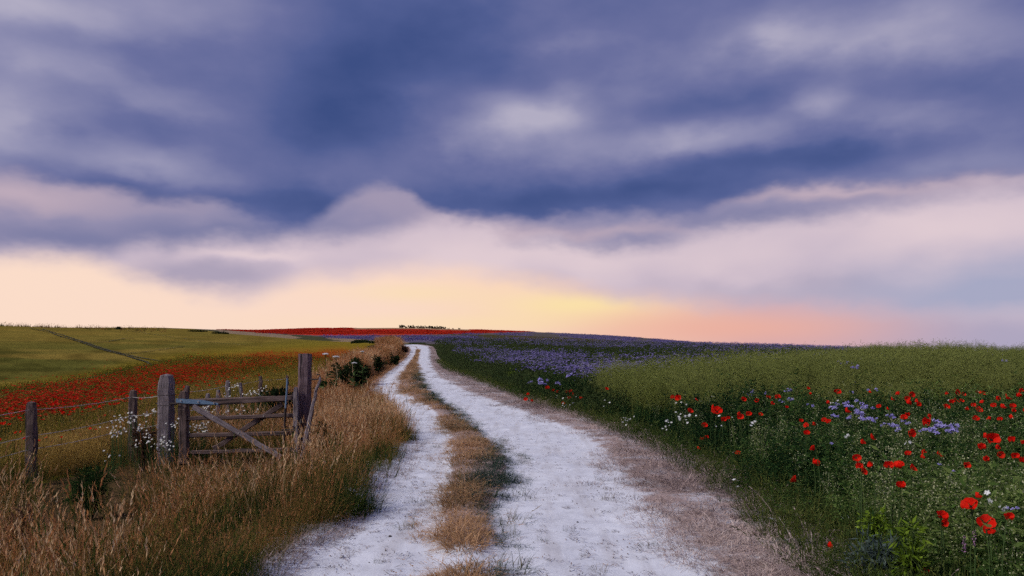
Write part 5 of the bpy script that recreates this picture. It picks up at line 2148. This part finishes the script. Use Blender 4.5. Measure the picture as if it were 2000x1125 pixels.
# --- chalk stones beside the track
def stone_mesh(seed):
    import bmesh
    bm = bmesh.new()
    bmesh.ops.create_icosphere(bm, subdivisions=2, radius=.5)
    rr = random.Random(seed)
    pl = [(Vector((rr.gauss(0, 1), rr.gauss(0, 1), rr.gauss(0, 1))).normalized(), rr.uniform(.30, .46)) for _ in range(9)]
    for v in bm.verts:
        for nrm, dd in pl:
            e = v.co.dot(nrm) - dd
            if e > 0:
                v.co -= nrm * e
        v.co += Vector((rr.gauss(0, .012), rr.gauss(0, .012), rr.gauss(0, .012)))
        v.co.z *= .62
    me = bpy.data.meshes.new('chalk_stone')
    bm.to_mesh(me)
    bm.free()
    me.materials.append(M['chalkstone'])
    return me


STONES = [stone_mesh(k) for k in range(5)]
ST = [(686, 977, 20, 'largest white chalk stone in the grass edge left of the track'),
      (662, 999, 8, 'small white stone just below the largest chalk stone'),
      (744, 950, 6, 'small white stone on the left track edge beyond the largest stone'),
      (748, 938, 10, 'flat chalk stone at the left grass edge, farthest of the stones'),
      (716, 957, 5, 'small pale stone between the largest stone and the farthest one'),
      (556, 1050, 16, 'chalk stone half hidden in grass at lower left of the track'),
      (668, 1096, 9, 'white stone in straw near the bottom left of the track'),
      (681, 1024, 8, 'little stone on bare chalk edge, below the largest stone'),
      (686, 1052, 10, 'stone in the dry tuft on the left wheel rut'),
      (692, 1061, 6, 'tiny stone beside the dry tuft on the left wheel rut'),
      (762, 1057, 7, 'dark pebble lying on the left wheel rut'),
      (1128, 1022, 5, 'small dark pebble on the right wheel rut'),
      (620, 1112, 8, 'pale stone at the bottom end of the left edge'),
      (1290, 1015, 8, 'pale stone among straw right of the track')]
for i, (px, py, s, lb) in enumerate(ST):
    x, y = hit(px, py)
    z = float(track_z(x, y)) if x > XL0(y) - .5 else float(zg(x, y))
    sz = s * y / F
    o = new_obj('chalk_stone' if 'dark' not in lb else 'pebble', STONES[i % 5], None, (x, y, z + sz * .14), (random.uniform(-.2, .2), random.uniform(-.2, .2), random.uniform(0, 6)), sz)
    if 'dark' in lb:
        me = STONES[i % 5].copy()
        me.materials.clear()
        me.materials.append(M['iron'])
        o.data = me
    tag(o, lb, 'stone')


# --- single tufts growing on the chalk
def single_tuft(seed, mat, h, sp, ln):
    random.seed(400 + seed)
    return grass_tuft(mat, 60, h, sp, ln, .0045, .08, seedlen=.04, seedw=.004)


TG = [single_tuft(k, M['tuft'], .13, .12, 1.1) for k in range(3)]
TD = [single_tuft(k + 5, M['tuftdry'], .10, .13, 1.35) for k in range(3)]
TUFTS = [(740, 1106, 30, 0, 'small grey green tuft alone on the chalk at bottom centre left'),
         (845, 1110, 38, 1, 'flat dry tuft at the bottom end of the centre strip'),
         (812, 1119, 22, 1, 'tiny dry tuft left of the flat one at the bottom'),
         (985, 1121, 150, 0, 'broad green tuft cut by the bottom of the picture, mid track'),
         (1005, 1022, 110, 0, 'dark green tuft on the right flank of the centre strip, nearest'),
         (985, 1052, 90, 0, 'dark green tuft below the nearest one on the strip flank'),
         (1010, 975, 100, 0, 'dark green tuft spreading onto the right wheel rut'),
         (790, 1033, 60, 0, 'grey tuft reaching left from the centre strip into the rut'),
         (785, 1048, 30, 1, 'thin dry wisp under the grey tuft in the left rut'),
         (822, 985, 50, 0, 'dark tuft on the left flank of the centre strip'),
         (832, 966, 30, 0, 'small tuft above the dark one on the left flank'),
         (690, 1050, 40, 1, 'dry tuft with stones in the left rut'),
         (670, 1092, 52, 1, 'pinkish dry tuft at the left rut edge near the bottom'),
         (625, 1072, 30, 0, 'thin green wisp on pale ground at lower left of track'),
         (757, 975, 28, 1, 'thin dry wisp in the left rut beyond the stones'),
         (802, 923, 30, 1, 'dry wisp in the middle of the left rut'),
         (850, 874, 26, 0, 'dark small tuft in the left rut at the bend'),
         (1060, 1065, 34, 0, 'small dark scrap of grass on the right rut, nearest'),
         (1112, 1042, 34, 0, 'grey scrap of grass in the middle of the right rut'),
         (1142, 1090, 24, 0, 'tiny grass scrap low in the right rut'),
         (1168, 942, 24, 0, 'small dark tuft at the straw edge of the right rut'),
         (1190, 980, 44, 0, 'long dark tuft reaching from the straw into the right rut'),
         (1265, 1072, 50, 0, 'dark tuft jutting from the straw near the bottom'),
         (1200, 962, 50, 1, 'straw tongue jutting into the right rut'),
         (900, 808, 30, 0, 'small dark tuft in the far right rut'),
         (880, 793, 26, 0, 'dark tuft farthest up the right rut'),
         (1170, 1118, 50, 0, 'grey scrap of grass cut near the bottom of the right rut')]
for i, (px, py, s, kind, lb) in enumerate(TUFTS):
    x, y = hit(px, py)
    w = s * y / F
    me = (TG if kind == 0 else TD)[i % 3]
    k = w / .34
    o = new_obj('grass_tuft', me, None, (x, y, float(track_z(x, y)) - .005), (0, 0, random.uniform(0, 6.28)), (k, k, min(k, 1.0) ** .7))
    tag(o, lb, 'grass tuft')


# --- trees on the far hill
def bark_tree(seed):
    rr = random.Random(seed)
    random.seed(seed)
    mb = MB()
    h = 1.0
    limbs = []
    trunk = [Vector((0, 0, -.1)), Vector((rr.uniform(-.03, .03), 0, .25)), Vector((rr.uniform(-.06, .06), 0, .5))]
    tube = []
    vs, fs = [], []
    for i, p in enumerate(trunk):
        for k in range(6):
            a = k * math.pi / 3
            r = .085 * (1 - .22 * i)
            vs.append(p + Vector((math.cos(a) * r, math.sin(a) * r, 0)))
    for i in range(2):
        for k in range(6):
            fs.append((i * 6 + k, i * 6 + (k + 1) % 6, i * 6 + 6 + (k + 1) % 6, i * 6 + 6 + k))
    mb.add(vs, fs)
    tips = []
    for k in range(7):
        a = k * 0.9 + rr.uniform(-.3, .3)
        t = trunk[2] + Vector((math.cos(a) * rr.uniform(.18, .42), math.sin(a) * rr.uniform(.18, .42), rr.uniform(-.15, .36)))
        tips.append(t)
        for s in (Vector((0, 0, 1)), Vector((math.sin(a), -math.cos(a), 0))):
            strip(mb, [trunk[1].lerp(trunk[2], .6), t], [.05, .02], s, .4)
    tr = mb.mesh('trunk', [M['bstem']])
    mb = MB()
    for k in range(460):
        c = rr.choice(tips)
        d = rdir()
        p = c + d * .17 * random.random() ** .4
        leaf(mb, p, rdir(), rdir(), .13, .10, random.random() * .5)
    return tr, mb.mesh('crown', [M['dleaf']])


TREES = [bark_tree(500 + k) for k in range(5)]
TL = [783, 787, 793, 800, 804, 809, 815, 820, 825, 828, 833, 838, 843, 847, 851, 855, 860, 863, 868, 876, 885, 897, 933, 941]
for i, px in enumerate(TL):
    Yd = 690 + random.uniform(-25, 15)
    g = on_ground(fx(px, Yd), Yd)
    hgt = random.uniform(2.4, 3.6) if px < 870 else random.uniform(1.4, 2.0)
    if px in (783,): lb = 'leftmost small tree of the row on the far skyline'
    elif px == 933: lb = 'left one of two tiny lone trees right of the skyline row'
    elif px == 941: lb = 'right one of two tiny lone trees right of the skyline row'
    elif px > 870: lb = 'tiny tree at the thinning right end of the skyline row'
    else: lb = 'small dark tree in the row on the far skyline'
    o = empty('hawthorn_tree', g, lb, 'tree', 'trees on the far skyline')
    tr, cr = TREES[i % 5]
    sc = (hgt * random.uniform(.9, 1.3),) * 2 + (hgt,)
    rz = random.uniform(0, 6.28)
    new_obj('trunk', tr, o, (0, 0, -.14 * hgt), (0, 0, rz), sc)
    new_obj('crown', cr, o, (0, 0, -.14 * hgt), (0, 0, rz), sc)
# bushes in the hedge line between the crop and the far flowers
for (px, py, w, hpx, lb) in ((385, 648, 40, 5, 'low dark hedge bush at the left end of the crop margin'), (430, 652, 34, 5, 'low dark hedge bush right of the leftmost in the crop margin'),
                        (705, 670, 40, 7, 'dark hedge bush at the crop corner near the bank'), (745, 670, 50, 7, 'longest dark hedge bush behind the bank crest'),
                        (232, 640, 10, 6, 'single tiny bush on the left skyline')):
    Yd = hit(px, py)[1] if px != 232 else 262
    Yd = min(Yd, 300)
    x = fx(px, Yd)
    g = on_ground(x, Yd)
    o = empty('hedge_bush', g, lb, 'bush')
    w2, h2 = w * Yd / F * .5, hpx * Yd / F
    mb = MB()
    for k in range(700):
        a = random.uniform(0, 6.28)
        r = math.sqrt(random.random())
        p = Vector((math.cos(a) * r * w2, math.sin(a) * r * min(w2, 1.5), h2 * random.random() * (1 - .6 * r * r) * random.uniform(.6, 1.1)))
        leaf(mb, p, rdir(), rdir(), .28, .2, random.random())
    new_obj('foliage', mb.mesh('foliage', [M['dleaf']]), o)
    mb = MB()
    for k in range(6):
        p = Vector((random.uniform(-.8, .8) * w2, 0, h2 * .6))
        strip(mb, [Vector((p.x, 0, -.1)), p], [.06, .03], Vector((1, 0, 0)), .4)
    new_obj('stem', mb.mesh('stem', [M['bstem']]), o)

# tall weeds against the sky on the left hill
n = 260
px = RNG.uniform(-40, 330, n)
Yd = RNG.uniform(238, 300, n)
x = (px - 1000) / F * Yd
tz = zg(x, Yd)
scatter('skyline_weeds', x, Yd, tz, rnd(n, 0, 6.28), rnd(n, 0, .2), rnd(n, .8, 2.4), rnd(n, .1, .5),
        [grass_tuft(M['dry'], 10, .5, .25, .4, .05, .3, segs=2, seedw=.04) for _ in range(2)], 'thin weeds standing along the left skyline', 'weeds')
